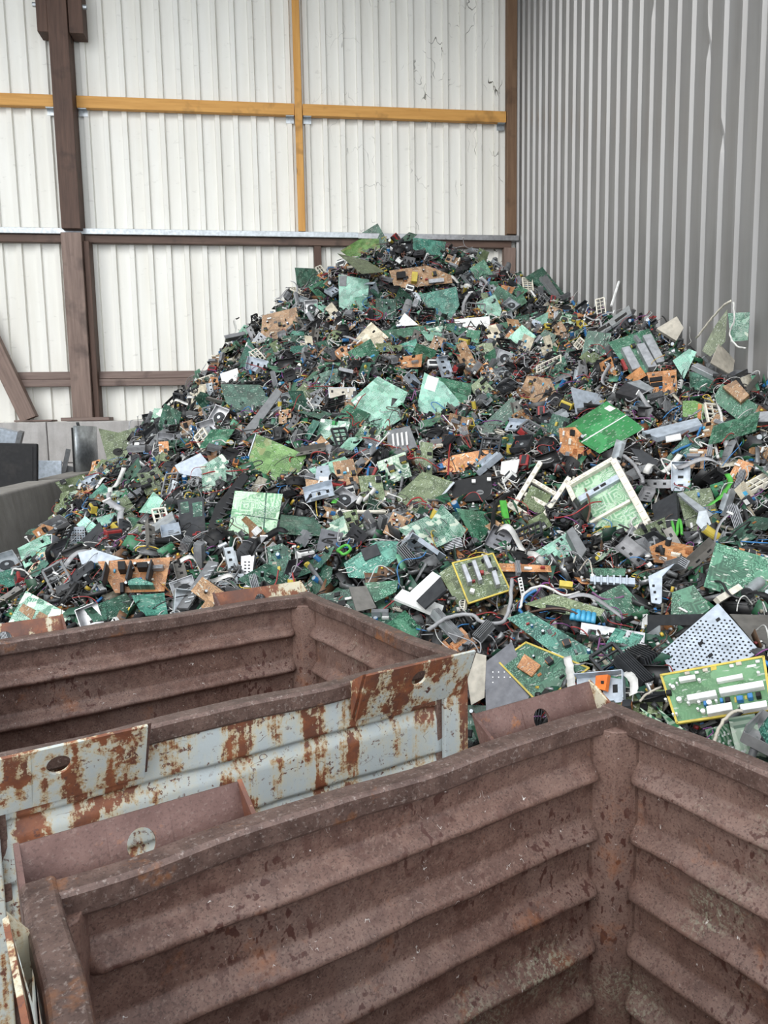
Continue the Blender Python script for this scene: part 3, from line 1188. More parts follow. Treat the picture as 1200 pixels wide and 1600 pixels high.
def populate(parent, loc, seed, n, s=1.0, z=.0015):
    r = random.Random(seed)
    loc = np.asarray(loc)
    lo, hi = loc.min(0), loc.max(0)
    used = []
    k = 0
    while len(used) < n and k < n*12:
        k += 1
        x, y = r.uniform(lo[0], hi[0]), r.uniform(lo[1], hi[1])
        if not inside(loc*.80, x, y):
            continue
        if any(abs(x-a)+abs(y-b) < .034*s for a, b in used):
            continue
        used.append((x, y))
        nm, mb, mt = r.choice(COMP)(0, 0, 0, s*r.uniform(.8, 1.3), r)
        o = mb.build(nm, mt, parent)
        o.location = (x, y, z)
        o.rotation_euler = (0, 0, r.choice([0, PI/2, 0, PI/2, PI]))


BT = .0022


def board(short, label, mat, poly, name='circuit_board', cat='circuit board', comps=0, lift=.05, tilt=None, parts=(), th=BT, s=1.0, group='large boards on the heap', edge=None):
    fr = Frame(poly, lift, tilt)
    o = MB().prism(ccw(fr.loc), -th/2, th/2).build(name, mat)
    o.matrix_world = fr.M
    tag(o, label, cat, group)
    HERO_POLY.append(fr.poly)
    HEROES.append((short, fr.poly.mean(0)))
    if comps:
        populate(o, fr.loc, int(fr.poly[0][0]*3+fr.poly[0][1]), comps, s, th/2)
    for nm, mt, pl, h in parts:
        # a part drawn at its own outline, standing h above the board
        fr_l = ccw(fr.local(pl, h))
        p = MB().prism(fr_l, th/2-.0005, h).build(nm, mt, o)
        bevel(p, min(.0015, h*.2), 1)
    if edge:
        L = fr.loc
        for i in range(len(L)):
            a, b = np.array(L[i]), np.array(L[(i+1) % len(L)])
            d = unit(b-a)
            MB().box((*((a+b)/2), 0), (np.linalg.norm(b-a)+.004, .007, th+.004), rot=((d[0], -d[1], 0), (d[1], d[0], 0), (0, 0, 1))).build('edge_strip', edge, o)
    return o


def quad(x, y, w, h, a=0):
    c, s = math.cos(a), math.sin(a)
    return [(x+dx*c-dy*s, y+dx*s+dy*c) for dx, dy in ((-w/2, -h/2), (w/2, -h/2), (w/2, h/2), (-w/2, h/2))]


# ---- summit
board('upright dark board at the summit', 'dark green-black board standing upright at the very top of the heap', 'dark', [(562, 366), (590, 349), (608, 381), (596, 397)], lift=.09, tilt=(0, -.3))
board('yellow-green board at the summit', 'yellow-green board with brown coil just below the summit', 'yellowgreen', [(532, 392), (563, 373), (592, 373), (594, 388), (553, 408)], lift=.12, parts=[('coil', 'copper', quad(586, 395, 14, 10, .2), .03)])
board('grey-green slanting board', 'grey-green board slanting down to the right under the summit', 'olive', [(527, 396), (573, 407), (602, 425), (565, 428)], lift=.14)
board('dark teal board at the summit', 'dark teal-green board with torn corner right of the summit', 'teal', [(645, 371), (697, 378), (690, 411), (645, 389)], lift=.10, parts=[('grey_plate', 'charcoal', [(668, 398), (682, 398), (682, 426), (669, 426)], .006)])
board('brown chassis board', 'brown power board with yellow coil and dark parts below the summit', 'brown', [(608, 423), (667, 415), (705, 430), (707, 442), (617, 452)], comps=9, lift=.12, s=1.3,
      parts=[('transformer', 'yellow', quad(648, 432, 9, 15, .1), .05), ('heat_sink', 'heat_sink', quad(682, 438, 24, 6, -.1), .03), ('module', 'black_plastic', quad(627, 429, 14, 10, -.1), .04)])
board('seafoam board with a grey patch', 'pale seafoam board with torn edge and grey corner patch', 'mint', [(529, 429), (577, 437), (575, 463), (533, 497), (530, 490)], lift=.10, parts=[('grey_patch', 'grey_plastic', [(530, 430), (542, 431), (541, 447), (530, 447)], .004)])
board('dark green board at the left crest', 'dark green board sticking out at the left crest of the heap', 'dark', [(458, 418), (500, 420), (500, 446), (463, 458)], lift=.10)
board('teal board under the brown chassis', 'teal-green board with cut corner under the brown power board', 'teal', [(655, 460), (713, 448), (718, 477), (702, 503), (667, 483)], lift=.09)
o = board('white marked plate', 'white painted metal plate with black scrawled marks', 'white_paint', [(710, 500), (765, 495), (766, 517), (712, 521)], 'metal_plate', 'metal plate', lift=.10, th=.02, group=None,
          parts=[('black_mark', 'black_plastic', quad(721, 505, 13, 1.6, -.1), .011), ('black_mark', 'black_plastic', quad(733, 507, 13, 1.6, -1.1), .011), ('black_mark', 'black_plastic', quad(739, 507, 13, 1.6, .9), .011),
                 ('black_mark', 'black_plastic', quad(736, 510, 9, 1.4, 0), .011), ('black_mark', 'black_plastic', quad(754, 506, 12, 1.4, 1.0), .011)])
board('cream board', 'cream coloured perforated board with dark holes lying slantwise', 'cream', [(543, 543), (580, 503), (607, 527), (587, 547)], lift=.07, comps=5)
board('green board under the white plate', 'long green board left of the white marked plate', 'mid', [(597, 517), (667, 508), (676, 513), (657, 528), (613, 533)], lift=.06)
board('white triangular panel', 'white triangular torn panel above the long green board', 'white_paint', [(618, 510), (632, 489), (654, 508)], 'plastic_sheet', 'plastic sheet', lift=.09, group=None, th=.004)
board('tan board at the left flank', 'tan brown board full of coils on the left flank', 'brown', [(410, 493), (463, 480), (468, 505), (437, 530), (407, 533)], comps=10, lift=.06, s=1.2)
board('boxed tuner module', 'open silver tuner box with pinkish parts inside', 'beige', [(513, 607), (555, 607), (555, 624), (515, 624)], 'tuner_module', 'module', comps=7, lift=.08, th=.02, group=None, edge='zinc')
# ---- middle
board('large pale green board', 'large pale green board with notched right edge in mid heap', 'foam', [(548, 626), (590, 588), (637, 613), (630, 631), (621, 635), (632, 652), (590, 679)], lift=.10,
      parts=[('slot_patch', 'white_paint', quad(561, 622, 7, 4, -.6), .003), ('slot_patch', 'white_paint', quad(555, 628, 7, 4, -.6), .003)])
board('dark green board behind the seafoam one', 'mid green board half hidden behind the notched seafoam board', 'mid', [(680, 588), (737, 600), (735, 627), (715, 634)], lift=.06)
board('notched seafoam board', 'seafoam board with notch and white sticker in mid heap', 'mint', [(650, 641), (663, 582), (693, 598), (720, 630), (718, 637), (697, 633), (695, 655)], lift=.10, parts=[('sticker', 'white_paint', quad(674, 599, 18, 22, .3), .003)])
board('yellow-green framed board', 'bright yellow-green board with pale metal edge and rusty streak', 'yellowgreen', [(401, 678), (479, 711), (470, 738), (432, 752), (383, 731)], lift=.10, parts=[('metal_edge', 'zinc', [(383, 731), (432, 752), (431, 755), (382, 734)], .008), ('metal_edge', 'zinc', [(401, 678), (383, 731), (381, 730), (399, 677)], .008)])
board('two-piece pale board', 'pale green board of two joined halves with broad tracks', 'pale', [(367, 767), (442, 772), (429, 841), (356, 834)], lift=.10, parts=[('joint_strip', 'dark', [(415, 770), (417, 770), (412, 839), (410, 839)], .003), ('joint_strip', 'dark', [(378, 803), (436, 812), (436, 813.5), (378, 804.5)], .003)])
board('dark pointed board', 'dark green pointed board right of the pale two-piece board', 'dark', [(439, 804), (490, 809), (521, 839), (435, 834)], lift=.07)
board('olive board', 'olive green board lying slantwise in the centre of the heap', 'olive', [(618, 775), (660, 737), (711, 754), (660, 812), (625, 789)], lift=.09, parts=[('dark_disc', 'charcoal', quad(646, 788, 14, 10), .006), ('metal_edge', 'zinc', [(711, 754), (660, 812), (658, 809), (708, 752)], .01)])
board('black logo panel', 'black plastic panel with a pale round emblem', 'black_plastic', [(704, 754), (768, 740), (770, 781), (709, 786)], 'plastic_sheet', 'plastic sheet', lift=.07, group=None, th=.012,
      parts=[('emblem_ring', 'grey_plastic', [(750+6*math.cos(t), 769+4*math.sin(t)) for t in np.linspace(0, 2*PI, 14)[:-1]], .0075), ('emblem_bar', 'black_plastic', quad(750, 769, 8, 1.6), .0085), ('clip', 'white_paint', quad(740, 751, 6, 5), .02), ('clip', 'white_paint', quad(764, 748, 6, 5), .02)])
board('green strip board', 'dark green triangular board right of the olive board', 'mid', [(712, 794), (760, 800), (766, 826), (747, 857)], lift=.06)
board('dark green slab', 'dark green slab board right of the notched seafoam board', 'dark', [(735, 682), (800, 620), (816, 638), (748, 694)], lift=.07)
board('green torn board', 'teal green torn board with grey square chip above the far bin', 'teal', [(537, 880), (590, 845), (622, 846), (619, 873), (580, 905), (545, 902)], lift=.08, parts=[('shield_can', 'charcoal', [(563, 858), (588, 849), (595, 866), (570, 876)], .008)])
board('lower green board', 'green board with orange wire just right of the far bin corner', 'mid', [(569, 911), (622, 907), (619, 925), (586, 941)], lift=.08)
board('grey rectangular plate', 'grey rectangular metal plate beside the far bin corner', 'warm_grey', [(545, 918), (572, 916), (588, 950), (557, 956)], 'metal_plate', 'metal plate', lift=.10, group=None, th=.006)
board('perforated supply casing', 'upright pale perforated metal casing above the far bin rim', 'steel', [(378, 871), (399, 868), (393, 919), (377, 919)], 'perforated_casing', 'casing', lift=.09, group=None, th=.03,
      parts=[('slot', 'black_plastic', quad(383+6*(k % 2), 878+5*(k//2), 3, 2), .017) for k in range(14)])
# ---- right side
BG = board('bright green board', 'big plain bright green board with thin white lines', 'bright', [(876, 672), (948, 627), (1007, 669), (937, 709)], lift=.12,
           parts=[('silk_line', 'white_paint', [(908, 690), (978, 648), (979, 649), (909, 691.5)], .0018), ('silk_line', 'white_paint', [(903, 685), (905, 686), (917, 679), (915, 678)], .0018), ('label', 'white_paint', [(944, 638), (952, 633), (962, 638), (953, 643)], .002)])
o = board('white-framed board', 'large square board in a white plastic frame with grey bar', 'pale', [(888, 757), (955, 718), (1009, 814), (932, 854)], lift=.13, comps=0, name='framed_board', th=.004)
fr = Frame([(888, 757), (955, 718), (1009, 814), (932, 854)], .13)
for nm, mt, a, b, w, h in [('frame_bar', 'cream_plastic', (886, 757), (957, 716), .030, .035), ('frame_bar', 'cream_plastic', (957, 717), (1011, 815), .040, .035), ('frame_bar', 'cream_plastic', (1011, 815), (930, 857), .028, .035), ('frame_bar', 'cream_plastic', (886, 757), (914, 818), .030, .035),
                           ('cross_bar', 'cream_plastic', (921, 816), (984, 781), .018, .025), ('metal_bar', 'bluegrey', (904, 780), (971, 741), .040, .030)]:
    p, q_ = [np.array(v) for v in fr.local([a, b], h)]
    d = unit(q_-p)
    bar = MB().box((*((p+q_)/2), h/2), (np.linalg.norm(q_-p), w, h), rot=((d[0], -d[1], 0), (d[1], d[0], 0), (0, 0, 1))).build(nm, mt, o)
    bevel(bar, .004, 2)
    if nm == 'frame_bar':
        for k in range(9):
            c = p+(q_-p)*(k+.5)/9
            MB().box((*c, h+.001), (.022, w*.5, .006), rot=((d[0], -d[1], 0), (d[1], d[0], 0), (0, 0, 1))).build('clip_block', 'cream_plastic', bar)
    if nm == 'metal_bar':
        for k in (.42, .58):
            c = p+(q_-p)*k
            MB().box((*c, h+.0005), (.034, w*.45, .002), rot=((d[0], -d[1], 0), (d[1], d[0], 0), (0, 0, 1))).build('slot', 'black_plastic', bar)
fpoly = [(793, 787), (845, 720), (890, 745), (842, 820)]
fr = Frame(fpoly, .11)
HERO_POLY.append(np.array(fpoly, float))
HEROES.append(('small white frame', np.array((840, 775.))))
o = empty('plastic_lattice')
o.matrix_world = fr.M
tag(o, 'smaller white ladder-like plastic frame left of the white-framed board', 'frame')
for nm, a, b, w, h in [('frame_bar', (804, 788), (845, 721), .030, .035), ('frame_bar', (841, 819), (890, 745), .030, .035), ('frame_bar', (793, 786), (843, 818), .040, .03), ('cross_bar', (831, 749), (868, 771), .026, .026), ('cross_bar', (820, 771), (857, 791), .026, .026)]:
    p, q_ = [np.array(v) for v in fr.local([a, b], h)]
    d = unit(q_-p)
    bar = MB().box((*((p+q_)/2), h/2), (np.linalg.norm(q_-p), w, h), rot=((d[0], -d[1], 0), (d[1], d[0], 0), (0, 0, 1))).build(nm, 'cream_plastic', o)
    bevel(bar, .004, 2)
    for k in range(5):
        c = p+(q_-p)*(k+.5)/5
        MB().box((*c, h), (.016, w*.45, .006), rot=((d[0], -d[1], 0), (d[1], d[0], 0), (0, 0, 1))).build('rivet_block', 'beige', bar)
board('mesh board inside the small frame', 'small green board showing through the white ladder frame', 'olive', [(815, 788), (830, 758), (862, 774), (845, 806)], lift=.075)
o = board('pale board with grey bracket', 'pale green board with wires on a folded grey bracket', 'foam', [(820, 872), (886, 832), (906, 870), (834, 888)], lift=.09, comps=12, s=.7,
          parts=[('folded_bracket', 'grey_plastic', [(885, 830), (895, 822), (917, 858), (907, 874)], .06)])
board('heat-sink board', 'olive green board with yellow edges and four long heat sinks', 'olive', [(707, 880), (770, 865), (797, 922), (732, 943)], lift=.11, comps=6, s=.8, edge='yellow',
      parts=[('heat_sink', 'heat_sink', [(721, 882), (727, 880), (738, 908), (731, 910)], .035), ('heat_sink', 'heat_sink', [(737, 876), (743, 874), (754, 905), (748, 907)], .035), ('heat_sink', 'heat_sink', [(754, 868), (761, 866), (770, 886), (763, 888)], .035), ('heat_sink', 'heat_sink', [(768, 892), (775, 890), (782, 912), (775, 914)], .035),
             ('red_capacitor', 'red', quad(753, 893, 6, 5), .02), ('white_connector', 'white_paint', quad(738, 922, 7, 6, .4), .02)])
board('brown-olive board', 'brown and olive board tucked under the yellow-edged heat-sink board', 'olive', [(686, 896), (708, 881), (733, 943), (720, 954)], lift=.07)
board('crossed white bar', 'broad white plastic bar below the heat-sink board', 'white_paint', [(615, 936), (628, 922), (693, 948), (687, 966)], 'plastic_bar', 'plastic bar', lift=.11, group=None, th=.012)
board('slanting white bar', 'slanting white plastic bar crossing under the black strip', 'white_paint', [(641, 926), (676, 894), (689, 902), (658, 938)], 'plastic_bar', 'plastic bar', lift=.13, group=None, th=.012)
board('black strip', 'flat black plastic strip lying across the white bars', 'charcoal', [(651, 940), (689, 902), (698, 922), (664, 952)], 'plastic_strip', 'plastic strip', lift=.16, group=None, th=.01)
board('board with blue capacitors', 'dark green board edge-on with a row of light blue capacitors', 'olive', [(819, 944), (865, 928), (945, 953), (938, 963), (880, 960)], lift=.13,
      parts=[('black_block', 'black_plastic', [(853, 944), (884, 949), (884, 957), (853, 952)], .012)])
fr = Frame([(890, 955), (930, 962), (930, 972), (890, 965)], .12)
cp = empty('capacitor_bank')
cp.matrix_world = fr.M
tag(cp, 'row of five light blue capacitors under the dark board edge', 'capacitors')
for k in range(5):
    p, q_ = [np.array((*v, .012)) for v in fr.local([(896+8*k, 953+1.4*k), (894+8*k, 968+1.4*k)], .012)]
    MB().cyl(p, q_, .011, 12).build('capacitor', 'light_blue', cp, True)
HERO_POLY.append(np.array([(888, 950), (934, 957), (932, 976), (888, 970)], float))
HEROES.append(('light blue capacitors', np.array((910, 962.))))
board('long dark board', 'long dark teal board with pale green end sloping to the right', 'teal', [(792, 966), (825, 955), (941, 1026), (900, 1036), (860, 1017)], lift=.10, comps=7, s=.8, parts=[('bare_end', 'mid', [(893, 1024), (933, 1021), (941, 1026), (900, 1036)], .003), ('white_edge', 'white_paint', [(862, 1017), (900, 1035), (900, 1037), (861, 1019)], .004)])
board('yellow-edged board', 'green board with yellow edges and square brown module', 'mid', [(779, 1034), (822, 1004), (920, 1044), (872, 1080), (836, 1093)], lift=.09, comps=4, s=.8, edge='yellow',
      parts=[('brown_module', 'orange', [(807, 1042), (819, 1021), (845, 1039), (830, 1057)], .012)])
board('bent steel sheet', 'large dull bent steel sheet beside the far bin corner', 'dark_steel', [(757, 1036), (800, 1003), (832, 1085), (815, 1118), (760, 1120)], 'steel_sheet', 'steel sheet', lift=.09, group=None, th=.004,
      parts=[('folded_flange', 'beige', [(730, 1062), (744, 1020), (760, 1024), (757, 1090), (736, 1102)], .004)]+[('pin_hole', 'white_paint', quad(770+9*(k % 4), 1050+8*(k//4), 2, 2), .003) for k in range(9)])
# perforated plate: real holes along a grid would be tiny, so they are dark inlets set in the sheet
pp = [(1033, 1020), (1122, 943), (1188, 1018), (1168, 1030), (1048, 1052)]
o = board('perforated plate', 'silver grey perforated steel plate leaning above the big board', 'bluegrey', pp, 'perforated_plate', 'metal plate', lift=.11, group=None, th=.004)
fr = Frame(pp, .11)
L = np.array(fr.loc)
mbh = MB()
e1, e2 = unit(L[1]-L[0]), None
e2 = np.array((-e1[1], e1[0]))
rr = random.Random(4)
for i in range(-30, 30):
    for j in range(-30, 30):
        c = e1*(i*.0165+(j % 2)*.008)+e2*j*.0155
        if inside(L*.93, c[0], c[1]) and not (vnoise(np.array(c[0]*9), np.array(c[1]*9), 1., 8) > .22):
            t = [(c[0]+.0042*math.cos(a), c[1]+.0042*math.sin(a)) for a in np.linspace(0, 2*PI, 7)[:-1]]
            mbh.prism(t, .0015, .0024)
h_ = mbh.build('punched_holes', 'black_plastic', o)
h_['kind'] = 'stuff'
for c in (quad(1095, 1005, 8, 5, -.7), quad(1110, 1024, 8, 5, -.7), quad(1043, 1023, 7, 5, -.5), quad(1122, 968, 7, 5, -.6)):
    MB().prism(ccw(fr.local(c, .003)), .0015, .003).build('rectangular_slot', 'black_plastic', o)
fl_ = Frame([(1122, 943), (1126, 940), (1196, 1018), (1188, 1020)], .10)
sb = ['heat_sink']
z5 = lambda *p: [(1000+x/5, 900+y/5) for x, y in p]
SUS = board('big board with white heat sinks', 'big green power board with yellow edges and six white heat sinks', 'sustain', z5((165, 777), (965, 632), (1030, 1040), (290, 1150)), lift=.13, comps=0, edge='yellow', th=.003,
            parts=[('white_heat_sink', 'white_paint', z5((300, 787), (428, 766), (433, 800), (306, 822)), .018), ('white_heat_sink', 'white_paint', z5((595, 797), (798, 758), (803, 790), (600, 826)), .018),
                   ('white_heat_sink', 'white_paint', z5((612, 872), (958, 812), (970, 858), (622, 918)), .025), ('white_heat_sink', 'white_paint', z5((362, 928), (588, 886), (600, 930), (372, 972)), .025),
                   ('white_heat_sink', 'white_paint', z5((515, 1016), (713, 981), (722, 1040), (524, 1076)), .025), ('white_heat_sink', 'white_paint', z5((778, 1002), (985, 968), (995, 1016), (786, 1050)), .025),
                   ('blue_capacitor', 'blue', z5((750, 935), (800, 928), (806, 965), (756, 972)), .022), ('blue_capacitor', 'blue', z5((835, 915), (875, 908), (882, 946), (842, 953)), .022), ('blue_capacitor', 'blue', z5((620, 952), (645, 948), (650, 980), (625, 984)), .018), ('blue_capacitor', 'blue', z5((492, 975), (515, 971), (519, 1005), (497, 1009)), .018),
                   ('dark_coil', 'black_plastic', z5((660, 945), (700, 938), (705, 975), (665, 982)), .022), ('dark_coil', 'black_plastic', z5((900, 905), (940, 898), (946, 935), (906, 942)), .022), ('dark_coil', 'black_plastic', z5((200, 890), (240, 884), (245, 920), (205, 926)), .015),
                   ('yellow_patch', 'yellow', z5((550, 705), (595, 698), (600, 730), (555, 738)), .0025), ('yellow_patch', 'yellow', z5((735, 945), (750, 943), (756, 985), (740, 988)), .0025), ('yellow_patch', 'yellow', z5((815, 935), (832, 932), (838, 960), (822, 963)), .0025),
                   ('copper_tab', 'beige', z5((485, 722), (525, 716), (530, 740), (490, 746)), .006), ('copper_tab', 'beige', z5((745, 672), (790, 665), (795, 690), (750, 697)), .006), ('copper_tab', 'beige', z5((345, 748), (385, 742), (390, 765), (350, 770)), .006),
                   ('white_connector', 'white_paint', z5((695, 690), (728, 685), (732, 706), (699, 711)), .008), ('white_connector', 'white_paint', z5((898, 655), (932, 650), (936, 670), (902, 675)), .008), ('white_connector', 'white_paint', z5((425, 742), (455, 738), (458, 756), (428, 760)), .008), ('sticker', 'white_paint', z5((835, 698), (905, 686), (908, 704), (838, 716)), .0025)])
frs = Frame(z5((165, 777), (965, 632), (1030, 1040), (290, 1150)), .13)
for x, y, rdx in [(258, 866, 14), (305, 964, 18), (540, 988, 18), (492, 1056, 16), (378, 992, 10), (460, 985, 11), (462, 812, 12), (236, 852, 9), (288, 838, 7), (200, 965, 9), (452, 1040, 9), (285, 1076, 8), (258, 1080, 7), (925, 755, 10), (595, 975, 9)]:
    p = frs.local(z5((x, y)), .012)[0]
    rad = rdx/5/F_PX*2.6
    MB().cyl((*p, .001), (*p, .016), rad, 10).build('capacitor', 'white_paint', SUS, False)
# boards under the big board
board('white-edged board by the near bin', 'dark green board with broad white tracks against the near bin rim', 'tracks', [(1000, 1106), (1027, 1124), (1089, 1160), (1040, 1150)], lift=.06)
board('tracked board left', 'green board with branching white tracks under the big board', 'tracks', [(1026, 1104), (1058, 1132), (1102, 1164), (1062, 1160)], lift=.04)
board('tracked board middle', 'small dark green tracked board under the big board, left of its twin', 'tracks', [(1102, 1140), (1138, 1130), (1152, 1178), (1112, 1172)], lift=.06)
board('tracked board right', 'dark green tracked board at the lower right under the big board', 'tracks', [(1138, 1122), (1179, 1115), (1199, 1190), (1152, 1186)], lift=.08)
board('teal corner board', 'teal board corner at the right picture edge under the big board', 'teal', [(1186, 1140), (1200, 1120), (1225, 1150), (1205, 1190)], lift=.08)
board('grey speckled plate', 'brown-grey speckled metal plate at the right behind the perforated plate', 'warm_grey', [(1140, 960), (1202, 962), (1206, 1012), (1180, 1008)], 'metal_plate', 'metal plate', lift=.07, group=None, th=.004)
board('green board above the perforated plate', 'dull green board with one white part above the perforated plate', 'mid', [(1050, 926), (1084, 914), (1110, 950), (1094, 962), (1048, 960)], lift=.08, parts=[('white_tube', 'white_paint', [(1060, 950), (1062, 948), (1075, 955), (1073, 957)], .01)])
# black flat flex cable bent in an L
fr = Frame([(1010, 960), (1100, 960), (1080, 978), (1012, 1043)], .13)
o = empty('flat_flex_cable')
o.matrix_world = fr.M
tag(o, 'broad black flat cable folded in a corner beside the perforated plate', 'flat cable')
for nm, mt, pl, h in [('cable_run', 'charcoal', [(1010, 961), (1106, 959), (1082, 977), (1030, 977), (1033, 1043), (1013, 1043)], .003), ('shiny_fold', 'zinc', [(1011, 990), (1030, 977), (1031, 1003), (1012, 992)], .006), ('end_tab', 'white_paint', [(1012, 1041), (1034, 1041), (1034, 1045), (1013, 1045)], .008), ('end_tab', 'white_paint', [(1004, 960), (1010, 959), (1010, 976), (1005, 976)], .008)]:
    MB().prism(ccw(fr.local(pl, h)), 0, h).build(nm, mt, o)
HERO_POLY.append(np.array([(1010, 961), (1106, 959), (1082, 977), (1030, 977), (1033, 1043), (1013, 1043)], float))
HEROES.append(('folded black flat cable', np.array((1025, 985.))))
board('light bracket with holes', 'light grey pierced bracket standing right of centre near the flat cable', 'bluegrey', [(1013, 901), (1054, 881), (1035, 901), (1034, 945), (1018, 942)], 'metal_bracket', 'bracket', lift=.12, group=None, th=.006,
      parts=[('hole', 'black_plastic', quad(1021, 915, 4, 4), .0045), ('hole', 'black_plastic', quad(1023, 925, 4, 4), .0045), ('hole', 'black_plastic', quad(1025, 936, 3, 3), .0045)])


def bar3(short, name, cat, label, mat, a, b, r, lift, n=12, caps=None, square=False):
    Pa, Pb = hit(*a), hit(*b)
    Pa = Pa+unit(CAM-Pa)*lift
    Pb = CAM+ray(*b)*((Pa-CAM) @ FW)/(ray(*b) @ FW)*(1+.02)
    o = MB().cyl((0, 0, 0), Pb-Pa, r, 4 if square else n).build(name, mat, None, not square)
    if not square:
        o.modifiers.new('e', 'EDGE_SPLIT').split_angle = .6
    o.location = Pa
    tag(o, label, cat)
    if caps:
        d = unit(Pb-Pa)
        MB().cyl(-d*.006, d*.004, r*1.06, n).build('end_cap', caps, o)
        MB().cyl(Pb-Pa-d*.004, Pb-Pa+d*.02, r*.3, 8).build('shaft', 'zinc', o)
    m = (np.array(a)+np.array(b))/2
    d2 = np.array(b, float)-np.array(a)
    HERO_POLY.append(np.array(quad(m[0], m[1], np.linalg.norm(d2), 10, math.atan2(d2[1], d2[0]))))
    HEROES.append((short, m))
    return o


bar3('silver motor', 'electric_motor', 'motor', 'small shiny silver cylinder motor at the right edge', 'zinc', (1168, 927), (1187, 909), .023, .09, 16, 'charcoal')
bar3('cream bar', 'plastic_bar', 'plastic bar', 'cream coloured bar left of the silver motor', 'cream_plastic', (1120, 939), (1155, 918), .018, .09, 4, None, True)
bar3('pale rod', 'metal_rod', 'rod', 'thin pale rod sticking up at the right crest before the grey wall', 'white_paint', (955, 478), (967, 440), .012, .06, 6)
bar3('silver tube', 'steel_tube', 'tube', 'shiny grey steel tube standing above the far bin rim at the left', 'zinc', (98, 928), (130, 965), .022, .11, 12, 'black_plastic')
bar3('white rod', 'plastic_rod', 'rod', 'white plastic rod lying below the bright green tag in the centre', 'cream_plastic', (526, 800), (602, 800), .012, .08, 8)
# ---- upper right
z3 = lambda *p: [(800+x/3, 400+y/3) for x, y in p]
board('triple heat-sink board', 'green power board with three long grey heat sinks on the right flank', 'mid', z3((450, 405), (640, 340), (752, 520), (560, 562)), lift=.10, comps=8, s=1.2,
      parts=[('heat_sink', 'heat_sink', z3((513, 430), (550, 420), (605, 520), (565, 533)), .05), ('heat_sink', 'heat_sink', z3((583, 412), (620, 405), (682, 515), (640, 522)), .05), ('heat_sink', 'heat_sink', z3((612, 372), (652, 362), (722, 492), (680, 500)), .05), ('red_fuse', 'red', z3((510, 485), (522, 480), (545, 528), (530, 532)), .03)])
board('silver drive rail', 'silver slotted drive rail slanting up on the right flank', 'zinc', z3((352, 385), (550, 235), (562, 272), (380, 393)), 'drive_rail', 'rail', lift=.11, group=None, th=.02,
      parts=[('slot', 'black_plastic', z3((395, 345), (455, 312), (462, 325), (402, 360)), .0115), ('slot', 'black_plastic', z3((480, 300), (535, 262), (540, 272), (487, 312)), .0115)])
board('orange square board', 'orange-brown square board with black parts on the right flank', 'orange', z3((630, 547), (770, 532), (775, 635), (662, 642)), lift=.09, comps=6, parts=[('chip', 'black_plastic', z3((645, 570), (705, 562), (706, 580), (646, 588)), .012), ('chip', 'black_plastic', z3((650, 595), (705, 588), (707, 606), (652, 612)), .012)])
board('orange triangular board', 'small orange triangular board left of the orange square board', 'orange', z3((530, 572), (602, 518), (632, 560), (580, 590)), lift=.08)
board('tan ragged board', 'tan ragged edged board with coils right of mid heap', 'brown', z3((45, 622), (70, 560), (180, 575), (217, 660), (165, 716), (90, 690)), lift=.09, comps=8)
board('blue-grey sheet', 'plain blue-grey metal sheet behind the bright green board', 'bluegrey', z3((275, 615), (420, 650), (442, 688), (300, 742)), 'metal_sheet', 'metal sheet', lift=.08, group=None, th=.004)
board('silver chassis', 'dark silver drive chassis with pale edge on the right flank', 'dark_steel', z3((485, 652), (540, 592), (662, 622), (592, 682)), 'drive_chassis', 'chassis', lift=.08, group=None, th=.04, parts=[('pale_edge', 'zinc', z3((540, 592), (600, 580), (665, 618), (655, 640)), .03)])
board('mint torn board', 'light mint torn board on the right flank', 'mint', z3((753, 490), (830, 435), (866, 450), (842, 500), (805, 577)), lift=.09)
board('dark board with grey sink', 'dark green board with a pale heat sink bar at the right', 'dark', z3((830, 540), (985, 582), (940, 642), (835, 622)), lift=.10, parts=[('heat_sink', 'heat_sink', z3((842, 512), (870, 500), (990, 560), (985, 582)), .04)])
board('long green board at the right', 'long green board with pale edge sloping down at the right edge', 'mid', z3((948, 655), (985, 598), (1152, 700), (1120, 818), (962, 692)), lift=.10, parts=[('tan_module', 'brown', z3((985, 612), (1050, 580), (1112, 650), (1072, 687)), .03)])
board('lime board', 'lime green split board with orange tape near the right edge', 'yellowgreen', z3((800, 680), (858, 678), (928, 710), (902, 772), (800, 752)), lift=.10, parts=[('orange_tape', 'copper', z3((872, 690), (890, 697), (885, 765), (868, 760)), .004)])
board('silver drive strip', 'long silver blue drive mechanism right of the bright green board', 'bluegrey', z3((610, 832), (870, 768), (892, 800), (682, 862)), 'drive_mechanism', 'drive', lift=.11, group=None, th=.03,
      parts=[('slot', 'black_plastic', z3((622, 838), (648, 832), (652, 846), (628, 852)), .017), ('label', 'white_paint', z3((720, 852), (790, 838), (795, 862), (722, 876)), .004)])
board('speckled upright board', 'pale speckled board standing upright against the grey wall', 'spotty', z3((1012, 268), (1115, 263), (1106, 395), (1026, 402)), lift=.16, tilt=(-.2, -.4))
board('olive upright board', 'olive board standing left of the pale speckled upright board', 'olive', z3((890, 445), (950, 330), (1010, 250), (1000, 400), (930, 472)), lift=.12, tilt=(.2, -.2))
board('pinkish bracket', 'pinkish beige bent bracket under the upright boards at the wall', 'beige', z3((930, 502), (970, 410), (1042, 490), (1030, 562)), 'metal_bracket', 'bracket', lift=.09, group=None, th=.008)
board('beige metal box', 'beige-grey folded metal box on the right crest', 'beige', z3((675, 345), (770, 288), (802, 342), (768, 402)), 'metal_box', 'box', lift=.08, group=None, th=.05)
board('crest board', 'dark green board with yellow parts on the right crest', 'dark', z3((60, 100), (142, 52), (272, 210), (205, 200)), lift=.08, comps=5, parts=[('grey_bar', 'grey_plastic', z3((130, 100), (165, 90), (235, 195), (215, 205)), .03)])
